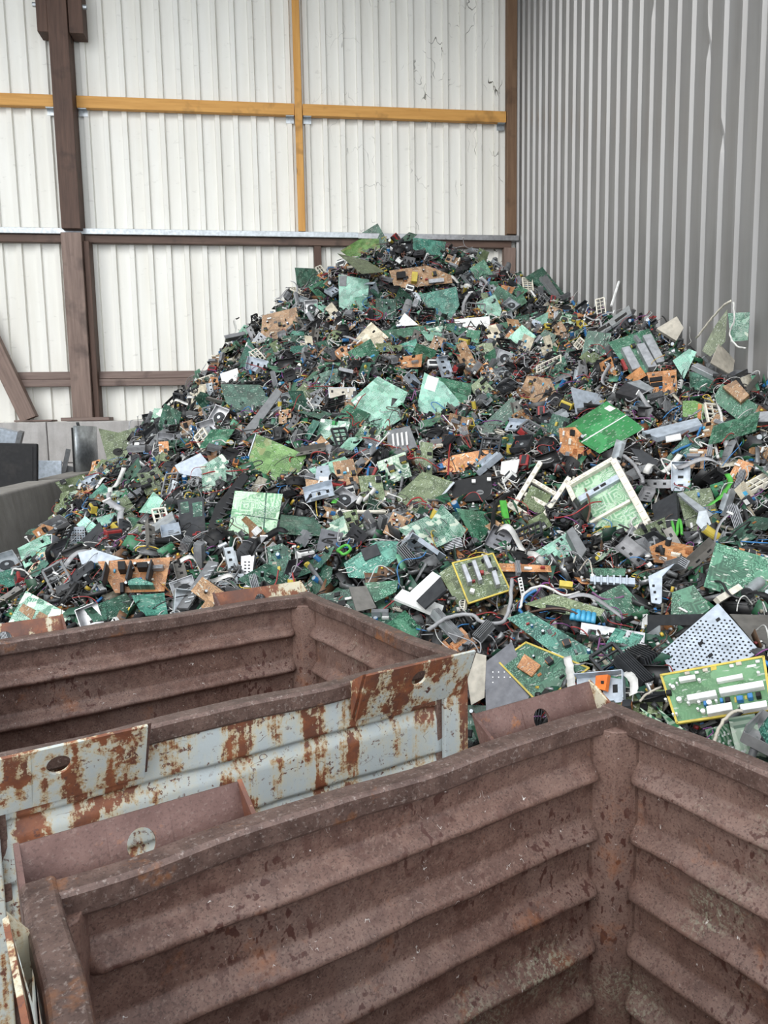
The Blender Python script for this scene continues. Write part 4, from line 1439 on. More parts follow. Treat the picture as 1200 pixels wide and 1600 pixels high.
# ---- left
zl = lambda *p: [(x/3, 640+y/3) for x, y in p]
board('olive board with round hole', 'olive-brown dull board with a round dark hole at the left flank', 'olive', zl((462, 88), (555, 108), (640, 82), (622, 232), (540, 292), (512, 272)), lift=.14, tilt=(0, -.3), parts=[('round_hole', 'black_plastic', [(184+8*math.cos(t), 706+6*math.sin(t)) for t in np.linspace(0, 2*PI, 13)[:-1]], .004)])
board('grey flat lid', 'flat pale grey plastic lid with beige side on the left', 'bluegrey', zl((820, 265), (940, 207), (1010, 292), (975, 332), (842, 302)), 'plastic_tray', 'tray', lift=.09, group=None, th=.02)
board('seafoam triangle', 'seafoam triangular board on the left', 'foam', zl((650, 482), (720, 385), (802, 457), (730, 490)), lift=.09)
board('mint strip', 'pale mint strip board near the concrete barrier', 'mint', zl((450, 510), (575, 470), (577, 522), (470, 545)), lift=.10)
board('small mint board', 'small pale mint board left of the mint strip', 'mint', zl((358, 540), (400, 500), (457, 545), (415, 578)), lift=.09)
board('silver chassis with blue capacitor', 'long silver chassis with bright blue capacitor on the left', 'zinc', zl((655, 590), (810, 482), (822, 520), (685, 605)), 'metal_chassis', 'chassis', lift=.10, group=None, th=.02)
bar3('bright blue capacitor', 'blue_capacitor', 'capacitor', 'bright blue cylinder capacitor in the silver chassis at left', 'light_blue', (246, 828), (269, 817), .022, .13, 14, 'charcoal')
board('pierced blue-grey plate', 'blue-grey perforated plate near the foot of the concrete barrier', 'bluegrey', zl((312, 555), (395, 545), (400, 605), (330, 655)), 'perforated_plate', 'metal plate', lift=.09, group=None, th=.004,
      parts=[('hole', 'black_plastic', quad(110+4*(k % 6), 829+4*(k//6), 2, 2), .003) for k in range(30)])
board('charcoal panel', 'charcoal grey plastic panel right of the pierced blue-grey plate', 'charcoal', zl((375, 622), (468, 528), (502, 602), (420, 668)), 'plastic_sheet', 'plastic sheet', lift=.11, group=None, th=.008)
board('light blue sheet', 'light blue-grey metal sheet behind the orange power board', 'bluegrey', zl((365, 672), (440, 655), (582, 700), (432, 722), (410, 802)), 'metal_sheet', 'metal sheet', lift=.09, group=None, th=.004)
board('orange power board', 'orange power board with black heat sinks and blocks at lower left', 'orange', zl((458, 712), (800, 692), (770, 852), (540, 860), (505, 800)), lift=.13, comps=12, s=1.1,
      parts=[('heat_sink', 'charcoal', zl((470, 800), (492, 712), (500, 714), (480, 805)), .07), ('heat_sink', 'charcoal', zl((585, 790), (608, 705), (616, 706), (596, 795)), .07), ('heat_sink', 'charcoal', zl((680, 790), (705, 700), (713, 701), (694, 795)), .07),
             ('transformer', 'black_plastic', zl((550, 710), (585, 708), (588, 748), (553, 750)), .05), ('transformer', 'black_plastic', zl((640, 715), (690, 712), (692, 738), (642, 740)), .05), ('daughter_board', 'teal', zl((600, 800), (640, 785), (718, 812), (718, 822), (600, 822)), .05), ('chip', 'black_plastic', zl((562, 810), (580, 808), (580, 855), (562, 856)), .03)])
board('dark patterned board', 'dark green finely patterned board against the far bin rim', 'dark', zl((395, 937), (590, 860), (662, 962), (440, 997)), lift=.10)
board('teal board', 'grey-teal square board right of the dark patterned board', 'teal', zl((615, 872), (770, 860), (787, 962), (670, 967)), lift=.08)
board('spotted board', 'pale spotted board with two brown patches at the lower left corner', 'spotty', zl((40, 997), (122, 850), (347, 970), (272, 1032)), lift=.11, parts=[('brown_patch', 'brown', zl((88, 940), (108, 908), (168, 940), (148, 985)), .003), ('brown_patch', 'brown', zl((165, 975), (185, 945), (225, 965), (210, 985)), .003)])
board('grey heat-sink rail', 'long grey-green slotted heat-sink rail standing above the far bin rim', 'grey_plastic', zl((830, 932), (980, 710), (1026, 720), (882, 935)), 'heat_sink_rail', 'heat sink', lift=.12, group=None, th=.012,
      parts=[('fin', 'zinc', [(290+46*k/9-2, 941-62*k/9), (290+46*k/9+8, 939-62*k/9), (291+46*k/9+8, 937-62*k/9), (291+46*k/9-2, 939-62*k/9)], .014) for k in range(9)])
board('black louvre', 'long black ribbed plastic louvre slanting at the left', 'black_plastic', [(318, 845), (337, 790), (380, 738), (389, 746), (352, 800), (336, 846)], 'plastic_louvre', 'plastic part', lift=.12, group=None, th=.012,
      parts=[('rib', 'charcoal', [(330+4.6*k, 826-8.0*k), (342+4.6*k, 829-8.0*k), (342+4.6*k, 827-8.0*k), (330+4.6*k, 824-8.0*k)], .018) for k in range(9)])
board('black square board', 'black and green square panel left of the black louvre', 'charcoal', [(277, 782), (318, 776), (322, 840), (285, 846)], 'plastic_sheet', 'plastic sheet', lift=.10, group=None, th=.008, parts=[('green_inlay', 'dark', [(281, 785), (294, 783), (296, 800), (283, 803)], .005), ('green_inlay', 'dark', [(300, 786), (316, 783), (316, 806), (302, 808)], .005)])
board('long silver plate', 'long bent silver-grey plate on the left flank', 'grey_plastic', [(432, 606), (441, 614), (402, 668), (371, 702), (361, 696), (395, 655)], 'metal_plate', 'metal plate', lift=.11, group=None, th=.008)
z6 = lambda *p: [(x/2.667, 350+y/2.667) for x, y in p]
board('dark ragged board', 'dark green ragged board on the left flank', 'dark', z6((920, 668), (1080, 670), (1132, 740), (1012, 806), (940, 742)), lift=.09)
board('upright grey-green board', 'grey-green board standing on edge at the left crest', 'teal', z6((988, 592), (1035, 475), (1072, 532), (1017, 642)), lift=.12, tilt=(-.3, -.2))
board('thin edge panel', 'thin grey panel seen edge-on at the left silhouette', 'warm_grey', z6((690, 782), (798, 638), (836, 640), (702, 788)), 'thin_sheet', 'metal sheet', lift=.10, group=None, th=.006)
board('white shell', 'crumpled white plastic shell on the left crest', 'white_paint', z6((918, 628), (990, 604), (1003, 652), (928, 668)), 'plastic_shell', 'plastic part', lift=.10, group=None, th=.03)
board('small green board in the centre', 'small bright green board left of the large pale board', 'bright', [(509, 668), (518, 657), (530, 660), (525, 674)], lift=.08)
board('pale bracket plate', 'pale pierced metal plate with white label in the centre left', 'bluegrey', [(495, 730), (513, 727), (521, 758), (491, 762)], 'metal_bracket', 'bracket', lift=.10, group=None, th=.01, parts=[('label', 'white_paint', quad(506, 748, 14, 7), .006), ('hole', 'black_plastic', quad(502, 737, 3, 3), .006)])
board('white-capped module', 'brown module with white blocks in front of the two-piece board', 'brown', [(377, 812), (384, 806), (437, 852), (430, 866)], lift=.13, parts=[('white_block', 'white_paint', [(395, 828), (402, 821), (410, 829), (402, 836)], .02), ('white_block', 'white_paint', [(410, 842), (417, 834), (425, 842), (418, 850)], .02), ('white_block', 'white_paint', [(420, 853), (427, 846), (435, 853), (428, 860)], .02)])
board('brown wired board', 'brown board with blue parts right of the centre', 'orange', [(670, 738), (706, 712), (770, 700), (768, 712), (712, 738)], lift=.09, comps=8, parts=[('blue_relay', 'blue', quad(688, 728, 9, 8, -.3), .03)])
board('grey finned casing', 'grey finned drive casing with white fins in the centre', 'grey_plastic', [(605, 676), (640, 668), (652, 700), (622, 716), (606, 698)], 'drive_casing', 'casing', lift=.10, group=None, th=.04, parts=[('white_fin', 'white_paint', [(612+7*k, 678-k), (615+7*k, 677-k), (617+7*k, 697-k), (614+7*k, 698-k)], .035) for k in range(4)])
board('orange bracket', 'small bright orange plastic bracket behind the near bin corner', 'orange_plastic', [(933, 1057), (952, 1055), (948, 1080), (932, 1076)], 'plastic_bracket', 'bracket', lift=.12, group=None, th=.02, parts=[('hole', 'black_plastic', quad(941, 1066, 5, 5), .012)])
board('blue finned strip', 'long grey-blue slotted strip above the flat cable', 'bluegrey', [(922, 902), (992, 905), (992, 915), (922, 910)], 'plastic_strip', 'plastic strip', lift=.11, group=None, th=.02, parts=[('fin', 'bluegrey', [(928+10*k, 898), (931+10*k, 898), (931+10*k, 913), (928+10*k, 913)], .02) for k in range(6)])
board('yellow block', 'small bright yellow block among black parts at right', 'yellow', [(874, 908), (895, 911), (894, 919), (874, 917)], 'plastic_block', 'block', lift=.12, group=None, th=.02)
board('orange strip board', 'long orange strip board beside the heat-sink board', 'orange', [(780, 880), (860, 884), (862, 894), (782, 893)], lift=.09, comps=3)
board('green strip beneath', 'flat green strip board above the grey-blue slotted strip', 'mid', [(920, 888), (978, 888), (976, 900), (922, 900)], lift=.08)
board('black lattice housing', 'black lattice plastic housing right of the white-framed board', 'charcoal', [(1020, 790), (1058, 770), (1062, 830), (1030, 845)], 'plastic_housing', 'plastic part', lift=.07, group=None, th=.02)
board('grey motherboard', 'dull grey-brown board with yellow parts at the right edge', 'olive', [(1058, 770), (1110, 762), (1128, 820), (1075, 835)], lift=.07, comps=6)
board('round dark disc', 'thin dark round cover right of the white-framed board', 'charcoal', [(985, 700), (1005, 704), (1035, 725), (1050, 740), (1030, 740), (1000, 722)], 'disc_cover', 'cover', lift=.08, group=None, th=.004)
board('silver z bracket', 'silver Z-shaped bracket at the right edge', 'zinc', [(1058, 772), (1066, 770), (1114, 805), (1104, 812)], 'metal_bracket', 'bracket', lift=.13, group=None, th=.012)
board('angular zinc clip', 'angular zinc clip below the silver Z-shaped bracket', 'zinc', [(1092, 800), (1104, 798), (1116, 832), (1105, 838), (1088, 818)], 'metal_clip', 'bracket', lift=.13, group=None, th=.01)
board('crumpled foil', 'crumpled white foil piece left of the small white frame', 'white_paint', [(784, 722), (812, 718), (806, 745), (782, 742)], 'crumpled_sheet', 'sheet', lift=.10, group=None, th=.012)
board('green plastic strip', 'green plastic strip slanting left of the small white frame', 'green_plastic', [(781, 782), (790, 782), (800, 836), (790, 840)], 'plastic_strip', 'plastic strip', lift=.08, group=None, th=.01)

# coloured tags, ribbons and loose cables one can pick out
def curve_pts(px, lift):
    """smooth run of 3D points over the heap through picture positions"""
    P = []
    for i, p in enumerate(px):
        h = hit(*p)
        P.append(h+unit(CAM-h)*lift)
    P = np.array(P)
    # Catmull-Rom
    Q = np.vstack([2*P[0]-P[1], P, 2*P[-1]-P[-2]])
    out = []
    for i in range(1, len(Q)-2):
        for t in np.linspace(0, 1, 7)[:-1]:
            a, b, c, d = Q[i-1:i+3]
            out.append(.5*((2*b)+(-a+c)*t+(2*a-5*b+4*c-d)*t*t+(-a+3*b-3*c+d)*t**3))
    out.append(Q[-2])
    return np.array(out)


def cable(label, mat, px, r=.004, lift=.10, name='loose_cable', cat='cable', ribbon=0, group='loose cables lying on the heap'):
    P = curve_pts(px, lift)
    P[1:-1] += np.random.RandomState(int(px[0][0])).normal(0, .0012, P[1:-1].shape)
    O = P[0].copy()
    mb = MB()
    if ribbon:
        mb.strip(P-O, unit(np.cross(P[-1]-P[0], hn(O[0], O[1], .2))), ribbon, .002)
    else:
        mb.tube(P-O, r, 6)
    o = mb.build(name, mat, None, True)
    o.location = O
    tag(o, label, cat, group)
    HEROES.append((None, proj(P.mean(0))))
    return o


cable('bright green plastic ribbon looped at the right edge', 'green_plastic', [(1106, 790), (1124, 778), (1141, 755), (1136, 740)], name='green_ribbon', cat='ribbon', ribbon=.03, lift=.14)
cable('bright green cable tie bunch right of the white-framed board', 'green_plastic', [(1050, 815), (1056, 838), (1062, 812), (1066, 835)], r=.008, lift=.13, name='green_tie', cat='cable tie')
cable('bright green tag left of the white plastic rod', 'green_plastic', [(521, 786), (528, 776), (535, 770)], name='green_tag', cat='ribbon', ribbon=.03, lift=.13)
cable('bright green loop above the torn teal board', 'green_plastic', [(527, 860), (540, 852), (548, 858), (538, 866), (527, 860)], r=.008, lift=.13, name='green_loop', cat='cable tie')
cable('thick blue cable hanging beside the grey finned casing', 'blue', [(593, 690), (585, 710), (575, 735), (578, 758), (590, 770)], .009, .12)
cable('long red cable running down to the brown wired board', 'red', [(714, 640), (710, 665), (703, 700), (700, 742)], .006, .13)
cable('red cable looping right of the large pale board', 'red', [(605, 730), (612, 718), (650, 710), (690, 690), (720, 680), (735, 700)], .005, .12)
cable('grey ribbon bundle hanging right of the white-framed board', 'grey_wire', [(975, 712), (990, 725), (1002, 745), (1005, 755)], .012, .14)
cable('white wire below the white-framed board', 'white_wire', [(1010, 830), (1013, 850), (1012, 870)], name='white_ribbon', ribbon=.025, lift=.11)
cable('white curved wire arching over the dark board with blue capacitors', 'white_wire', [(812, 950), (822, 925), (850, 916), (880, 930), (905, 925)], .006, .15)
cable('blue wire bundle left of the dark board with blue capacitors', 'blue', [(838, 922), (822, 932), (812, 950), (818, 962)], .007, .14)
cable('thick grey power cable curving above the yellow-edged board', 'grey_wire', [(800, 905), (797, 945), (785, 972), (755, 972), (735, 960), (700, 965), (668, 985)], .009, .14)
cable('white flat cable hanging over the yellow-edged board', 'white_wire', [(886, 1026), (890, 1045), (893, 1072)], name='white_ribbon', ribbon=.03, lift=.13)
cable('white curved flat cable beside the orange bracket', 'white_wire', [(965, 1055), (980, 1053), (990, 1065), (990, 1085)], name='white_ribbon', ribbon=.03, lift=.13)
cable('beige wire looping over the lower edge of the big board', 'beige', [(1160, 1110), (1140, 1115), (1122, 1140), (1116, 1165)], .005, .17)
cable('thin pale wire arching left of the big board', 'beige', [(1000, 1096), (1010, 1085), (1034, 1073)], .004, .13)
cable('purple cable run beside the yellow block', 'purple', [(925, 925), (940, 935), (960, 936), (975, 932)], .006, .14)
cable('yellow-white cable at the upright boards by the grey wall', 'cream_plastic', [(1088, 528), (1110, 500), (1130, 478), (1142, 470)], .008, .16)
cable('white cable loop on the pale speckled upright board', 'white_wire', [(1146, 472), (1147, 500), (1140, 520), (1150, 540), (1165, 544)], .006, .20)
cable('dark red cable hanging at the left flank', 'red', [(237, 690), (234, 715), (236, 745)], .009, .12)
cable('pink cable above the dark red cable at the left', 'purple', [(242, 682), (236, 700), (235, 722)], .007, .12)
cable('white cable arching over the left end of the orange power board', 'white_wire', [(198, 810), (205, 822), (208, 840), (218, 852)], .008, .13)
cable('white cable loop over the pale spotted board', 'white_wire', [(18, 898), (22, 889), (38, 892), (54, 908)], .006, .15)
cable('black cable bundle right of the black logo panel', 'black_plastic', [(800, 770), (782, 780), (772, 800), (770, 830)], .014, .12)
cable('white cable crossing below the lime board', 'white_wire', [(1120, 625), (1128, 660), (1118, 690), (1122, 715)], .009, .11)
cable('pink-red cable coil left of the tan ragged board', 'red', [(812, 640), (822, 632), (826, 642), (816, 648), (812, 640)], .006, .12)
cable('brown cable crossing the white-framed board', 'brown_wire', [(901, 742), (915, 765), (922, 790), (918, 815)], .006, .19)
cable('blue cable crossing below the silver drive mechanism', 'blue', [(1096, 664), (1085, 690), (1065, 700), (1050, 708)], .008, .12)
cable('blue cable on the left shoulder of the heap', 'blue', [(478, 572), (472, 562), (480, 555), (498, 560)], .010, .10)
cable('red wire tangle below the seafoam board with grey patch', 'red', [(570, 492), (580, 482), (598, 490), (590, 500), (572, 498)], .007, .10)
cable('white wire across the centre of the heap', 'white_wire', [(545, 545), (540, 575), (536, 605)], .007, .10)

# ------------------------------------------------------------------ many more individual pieces: one of each kind, then copies
PROTO = {}


def proto_board(mat, k):
    r = random.Random(900+k)
    w, h = r.uniform(.14, .30), r.uniform(.09, .20)
    style = k % 4
    if style == 0:
        pl = [(-w/2, -h/2), (w/2, -h/2), (w/2, h/2), (-w/2, h/2)]
    elif style == 1:
        n = r.uniform(.2, .4)
        pl = [(-w/2, -h/2), (w/2, -h/2), (w/2, h/2-h*n), (w/2-w*n, h/2-h*n), (w/2-w*n, h/2), (-w/2, h/2)]
    elif style == 2:
        pl = [(-w/2, -h/2), (w/2*.6, -h/2), (w/2, -h*.1), (w*.4, h/2), (0, h*.38), (-w/2, h/2)]
    else:
        pl = [(-w/2, -h/2), (w/2, -h/2), (w/2, h/2), (w*.1, h/2), (w*.1, h*.3), (-w*.1, h*.3), (-w*.1, h/2), (-w/2, h/2)]
    o = MB().prism(pl, -BT/2, BT/2).build('circuit_board', mat)
    if k % 5 not in (1, 3) or mat in ('brown', 'orange'):
        populate(o, pl, k*31+7, 3+k % 4+(3 if mat in ('brown', 'orange') else 0), r.uniform(.9, 1.4), BT/2)
    return o


def proto_bracket(mat, k):
    r = random.Random(50+k)
    w, h = r.uniform(.10, .24), r.uniform(.05, .12)
    mb = MB().box((0, 0, 0), (w, h, .003))
    mb.box((0, h/2, .02), (w, .003, .04))
    if k % 2:
        mb.box((w/2, 0, .02), (.003, h, .04))
    if k % 3 == 0:
        mb.box((0, -h/2, .012), (w*.6, .003, .024))
    o = mb.build('metal_bracket', mat)
    for i in range(3):
        MB().box((-w*.3+i*w*.3, 0, .0014), (w*.10, h*.3, .001)).build('slot', 'black_plastic', o)
    return o


def proto_sink(mat, k):
    r = random.Random(70+k)
    w, h, d = r.uniform(.08, .20), r.uniform(.03, .07), r.uniform(.03, .05)
    mb = MB().box((0, 0, 0), (w, h, .006))
    nf = 5+k % 3
    for i in range(nf):
        mb.box((0, -h/2+h*(i+.5)/nf, d/2), (w, .003, d))
    return mb.build('heat_sink', mat)


def proto_casing(mat, k):
    r = random.Random(80+k)
    w, h, d = r.uniform(.12, .22), r.uniform(.10, .16), r.uniform(.03, .05)
    mb = MB().box((0, 0, 0), (w, h, .004))
    mb.box((w/2, 0, d/2), (.004, h, d)).box((-w/2, 0, d/2), (.004, h, d)).box((0, h/2, d/2), (w, .004, d)).box((0, -h/2, d*.3), (w, .004, d*.6))
    o = mb.build('drive_casing', mat)
    MB().cyl((0, 0, .002), (0, 0, .012), h*.33, 18).build('spindle_disc', 'charcoal', o)
    MB().cyl((0, 0, .012), (0, 0, .018), h*.1, 12).build('hub', 'zinc', o)
    MB().box((w*.33, h*.2, .01), (w*.16, h*.3, .014)).build('motor_block', 'grey_plastic', o)
    return o


def proto_lattice(mat, k):
    r = random.Random(60+k)
    w, h = r.uniform(.14, .26), r.uniform(.08, .16)
    t = .012
    mb = MB()
    for s in (-1, 1):
        mb.box((0, s*h/2, 0), (w, t, .02)).box((s*w/2, 0, 0), (t, h, .02))
    for i in range(3+k % 3):
        mb.box((-w/2+w*(i+1)/(4+k % 3), 0, 0), (.006, h, .012))
    mb.box((0, 0, 0), (w, .006, .012))
    return mb.build('plastic_lattice', mat)


def proto_shell(mat, k):
    r = random.Random(40+k)
    w, h, b = r.uniform(.12, .25), r.uniform(.08, .15), r.uniform(.02, .05)
    N, K = 8, 4
    vs, fs = [], []
    for s in (0, .004):
        for i in range(N+1):
            t = i/N*2-1
            for j in range(K+1):
                u = j/K*2-1
                vs.append((t*w/2*(1-.12*u*u), u*h/2*(1-.2*abs(t)), b*(1-t*t)*(1-.5*u*u)+s))
    n = (N+1)*(K+1)
    for i in range(N):
        for j in range(K):
            q = (i*(K+1)+j, (i+1)*(K+1)+j, (i+1)*(K+1)+j+1, i*(K+1)+j+1)
            fs += [q[::-1], tuple(n+v for v in q)]
    o = MB().add(vs, fs).build('plastic_shell', mat, None, True)
    for i in (-1, 0, 1):
        MB().box((i*w*.22, 0, b*.8+.004), (.006, h*.5, .010)).build('rib', mat, o)
    return o


def proto_fan(mat, k):
    mb = MB()
    s = .09
    for a in (-1, 1):
        mb.box((0, a*s/2, 0), (s, .006, .025)).box((a*s/2, 0, 0), (.006, s, .025))
    for a in (-1, 1):
        for b in (-1, 1):
            mb.box((a*s*.42, b*s*.42, 0), (.016, .016, .025))
    o = mb.build('cooling_fan', mat)
    MB().cyl((0, 0, -.01), (0, 0, .012), .018, 14).build('hub', 'charcoal', o)
    for i in range(7):
        a = i*2*PI/7
        c, s2 = math.cos(a), math.sin(a)
        MB().box((.030*c, .030*s2, 0), (.028, .016, .002), rot=((c, -s2*.8, s2*.6), (s2, c*.8, -c*.6), (0, .6, .8))).build('blade', mat, o)
    return o


def proto_trafo(mat, k):
    r = random.Random(20+k)
    s = r.uniform(.8, 1.5)
    o = MB().box((0, 0, 0), (.06*s, .05*s, .02*s)).box((0, 0, .0), (.02*s, .05*s, .045*s)).build('transformer', 'charcoal')
    c = MB().box((0, 0, .004*s), (.042*s, .062*s, .034*s)).build('winding', mat, o)
    bevel(c, .004, 2)
    MB().box((0, 0, -.02*s), (.06*s, .064*s, .006*s)).build('bobbin', 'black_plastic', o)
    return o


def proto_cap(mat, k):
    r = random.Random(10+k)
    s = r.uniform(.8, 1.4)
    o = MB().cyl((0, 0, -.03*s), (0, 0, .03*s), .016*s, 14).build('capacitor', mat, None)
    MB().cyl((0, 0, .03*s), (0, 0, .0315*s), .0135*s, 14).build('metal_top', 'zinc', o)
    MB().cyl((.005*s, 0, -.03*s), (.005*s, 0, -.04*s), .001, 5).cyl((-.005*s, 0, -.03*s), (-.005*s, 0, -.04*s), .001, 5).build('leads', 'zinc', o)
    return o


def proto_conn(mat, k):
    r = random.Random(30+k)
    w = r.uniform(.06, .14)
    o = MB().box((0, 0, 0), (w, .022, .02)).build('connector_strip', mat)
    for i in range(6):
        MB().box((-w*.42+i*w*.168, 0, .011), (w*.08, .012, .004)).build('socket', 'black_plastic', o)
    return o


def proto_ribbon(mat, k):
    r = random.Random(15+k)
    L = r.uniform(.2, .4)
    t = np.linspace(0, 1, 18)
    pts = np.stack([L*(t-.5), .05*np.sin(t*4+k), .04*np.sin(t*PI*(2+k % 2))+.02], 1)
    o = MB().strip(pts, (0, 1, 0), r.uniform(.02, .045), .002).build('ribbon_cable', mat, None, True)
    for e in (pts[0], pts[-1]):
        MB().box(e, (.012, .05, .008)).build('plug', 'black_plastic' if k % 2 else 'white_paint', o)
    return o


def proto_wire(mat, k):
    r = np.random.RandomState(200+k)
    n = 5
    P = np.cumsum(r.normal(0, .06, (n, 3))*(1, 1, .35), 0)
    P -= P.mean(0)
    Q = np.vstack([2*P[0]-P[1], P, 2*P[-1]-P[-2]])
    out = []
    for i in range(1, len(Q)-2):
        for t in np.linspace(0, 1, 7)[:-1]:
            a, b, c, d = Q[i-1:i+3]
            out.append(.5*((2*b)+(-a+c)*t+(2*a-5*b+4*c-d)*t*t+(-a+3*b-3*c+d)*t**3))
    out.append(P[-1])
    o = MB().tube(out, r.uniform(.003, .006), 5).build('loose_wire', mat, None, True)
    if k % 2:
        MB().box(P[-1], (.016, .012, .010)).build('plug', 'white_paint', o)
    return o


KINDS = [
    # builder, [(material, colour word)], noun with look, category, group, count, base lift, tilt spread
    (proto_board, [('dark', 'dark green'), ('mid', 'green'), ('dark', 'dark green'), ('teal', 'teal'), ('foam', 'pale green'), ('olive', 'olive'), ('brown', 'brown'), ('orange', 'orange'), ('mid', 'green'), ('brown', 'tan brown'), ('dark', 'deep green'), ('spotty', 'speckled green'),
                   ('dark', 'blackish green'), ('brown', 'brown'), ('olive', 'dull olive'), ('tracks', 'white-tracked green'), ('mid', 'grass green'), ('cream', 'cream'), ('orange', 'orange-brown'), ('dark', 'dark green'), ('olive', 'olive drab'), ('brown', 'brown')],
     'circuit board', 'circuit board', 'circuit boards scattered over the heap', 205, .035, .42),
    (proto_bracket, [('zinc', 'shiny'), ('steel', 'grey steel'), ('warm_grey', 'dull grey'), ('bluegrey', 'blue-grey'), ('steel', 'bent steel'), ('dark_steel', 'dark steel')], 'metal bracket', 'bracket', 'metal brackets in the heap', 95, .035, .6),
    (proto_sink, [('heat_sink', 'silver finned'), ('charcoal', 'black finned'), ('heat_sink', 'pale finned'), ('grey_plastic', 'grey finned')], 'heat sink', 'heat sink', 'heat sinks in the heap', 80, .03, .6),
    (proto_casing, [('steel', 'grey'), ('zinc', 'shiny'), ('charcoal', 'black')], 'open drive casing', 'casing', 'drive casings in the heap', 36, .03, .5),
    (proto_lattice, [('black_plastic', 'black'), ('charcoal', 'charcoal'), ('cream_plastic', 'cream'), ('grey_plastic', 'grey')], 'slatted plastic frame', 'plastic frame', 'slatted frames in the heap', 56, .035, .5),
    (proto_shell, [('black_plastic', 'black'), ('charcoal', 'charcoal'), ('grey_plastic', 'grey'), ('black_plastic', 'glossy black'), ('black_plastic', 'black')], 'curved plastic shell', 'plastic shell', 'plastic shells in the heap', 80, .02, .5),
    (proto_fan, [('black_plastic', 'black')], 'square cooling fan', 'fan', 'cooling fans in the heap', 8, .05, .4),
    (proto_trafo, [('yellow', 'yellow'), ('copper', 'copper'), ('white_paint', 'white'), ('red', 'red')], 'wound transformer', 'transformer', 'transformers in the heap', 66, .03, .7),
    (proto_cap, [('black_plastic', 'black'), ('blue', 'blue'), ('charcoal', 'grey'), ('zinc', 'silver'), ('light_blue', 'light blue'), ('yellow', 'yellow')], 'cylinder capacitor', 'capacitor', 'loose capacitors in the heap', 84, .035, .9),
    (proto_conn, [('white_paint', 'white'), ('cream_plastic', 'cream'), ('black_plastic', 'black'), ('blue', 'blue')], 'connector strip', 'connector', 'connector strips in the heap', 88, .035, .7),
    (proto_ribbon, [('grey_wire', 'grey'), ('white_wire', 'white'), ('grey_wire', 'pale grey'), ('black_plastic', 'black')], 'flat ribbon cable', 'ribbon cable', 'ribbon cables in the heap', 40, .05, .4),
    (proto_wire, [('red', 'red'), ('white_wire', 'white'), ('grey_wire', 'grey'), ('black_plastic', 'black'), ('brown_wire', 'brown'), ('blue', 'blue'), ('purple', 'purple'), ('beige', 'beige'), ('red', 'dark red'), ('white_wire', 'off-white'), ('grey_wire', 'pale grey')], 'loose wire', 'wire', 'loose wires in the heap', 165, .055, .35),
]
RG = np.random.RandomState(77)


def visible_xy(n, seed, pad=0.):
    """points spread evenly over the part of the heap that faces the picture"""
    r = np.random.RandomState(seed)
    out = []
    while sum(len(a) for a in out) < n:
        x, y = r.uniform(-1.95, 3.08, 6000), r.uniform(1.5, 9.75, 6000)
        z = hz(x, y)
        P = np.stack([x, y, z], 1)
        N = hn(x, y, .08)
        q = proj(P)
        vd = CAM-P
        vd /= np.linalg.norm(vd, axis=1)[:, None]
        w = np.linalg.norm(np.stack([N[:, 0]/N[:, 2], N[:, 1]/N[:, 2]], 1), axis=1)
        area = np.sqrt(1+w*w)/1.6
        k = (np.sum(N*vd, 1) > .08) & (q[:, 0] > -25-pad*.6) & (q[:, 0] < 1225+pad*.6) & (q[:, 1] > 345) & (q[:, 1] < 1215+pad) & ~in_bins(x, y, .10) & (r.rand(6000) < area)
        # hidden behind the far bin's wall or the near bin
        k &= ~((q[:, 0] < 470) & (q[:, 1] > 1005-.147*q[:, 0]-2+10+pad))
        k &= ~((q[:, 0] >= 470) & (q[:, 0] < 735) & (q[:, 1] > 935+.42*(q[:, 0]-470)+10+pad))
        k &= ~((q[:, 0] > 735) & (q[:, 0] < 950) & (q[:, 1] > 1150-.3*(q[:, 0]-735)+20+pad))
        k &= ~((q[:, 0] >= 950) & (q[:, 1] > 1105+.42*(q[:, 0]-950)+10+pad))
        k &= ~((x < -1.78) & (y < 9.8))
        out.append(P[k])
    return np.concatenate(out)[:n]


HP = [np.asarray(p, float) for p in HERO_POLY]


def under_hero(q, shrink=1.0):
    m = np.zeros(len(q), bool)
    for p in HP:
        c = p.mean(0)
        pp_ = c+(p-c)*shrink
        lo, hi = pp_.min(0), pp_.max(0)
        b = (q[:, 0] > lo[0]) & (q[:, 0] < hi[0]) & (q[:, 1] > lo[1]) & (q[:, 1] < hi[1])
        if b.any():
            m[b] |= inside(pp_, q[b, 0], q[b, 1])
    return m


def copy_tree(root):
    c = root.copy()
    COL.objects.link(c)
    for ch in root.children:
        d = ch.copy()
        COL.objects.link(d)
        d.parent = c
    return c


HN = [(s, p) for s, p in HEROES if s]
HPOS = np.array([p for s, p in HN])
USED = set(o.get('label', '') for o in bpy.data.objects)


def relation(q, k):
    d = q-HPOS
    ds = np.linalg.norm(d, axis=1)
    i = np.argsort(ds)[k]
    dx, dy = d[i]
    if abs(dx) > abs(dy)*1.2:
        w = 'right of' if dx > 0 else 'left of'
    else:
        w = 'below' if dy > 0 else 'above'
    near = 'just ' if ds[i] < 45 else 'farther '
    return (near+w if k == 0 or ds[i] < 120 else w)+' the '+HN[i][0]


def auto_label(size, colour, noun, q):
    for k in range(6):
        for sz in ('', size+' '):
            lb = (sz+colour+' '+noun+' '+relation(q, k)).strip()
            if lb not in USED and len(lb.split()) <= 16:
                USED.add(lb)
                return lb
    lb = colour+' '+noun+' '+relation(q, 0)
    return lb


SPOTS = visible_xy(12000, 5)
SQ = proj(SPOTS)
okm = ~under_hero(SQ, 1.08)
SPOTS, SQ = SPOTS[okm], SQ[okm]
SPX = F_PX/((SPOTS-CAM) @ FW)        # picture size of one metre at each spot


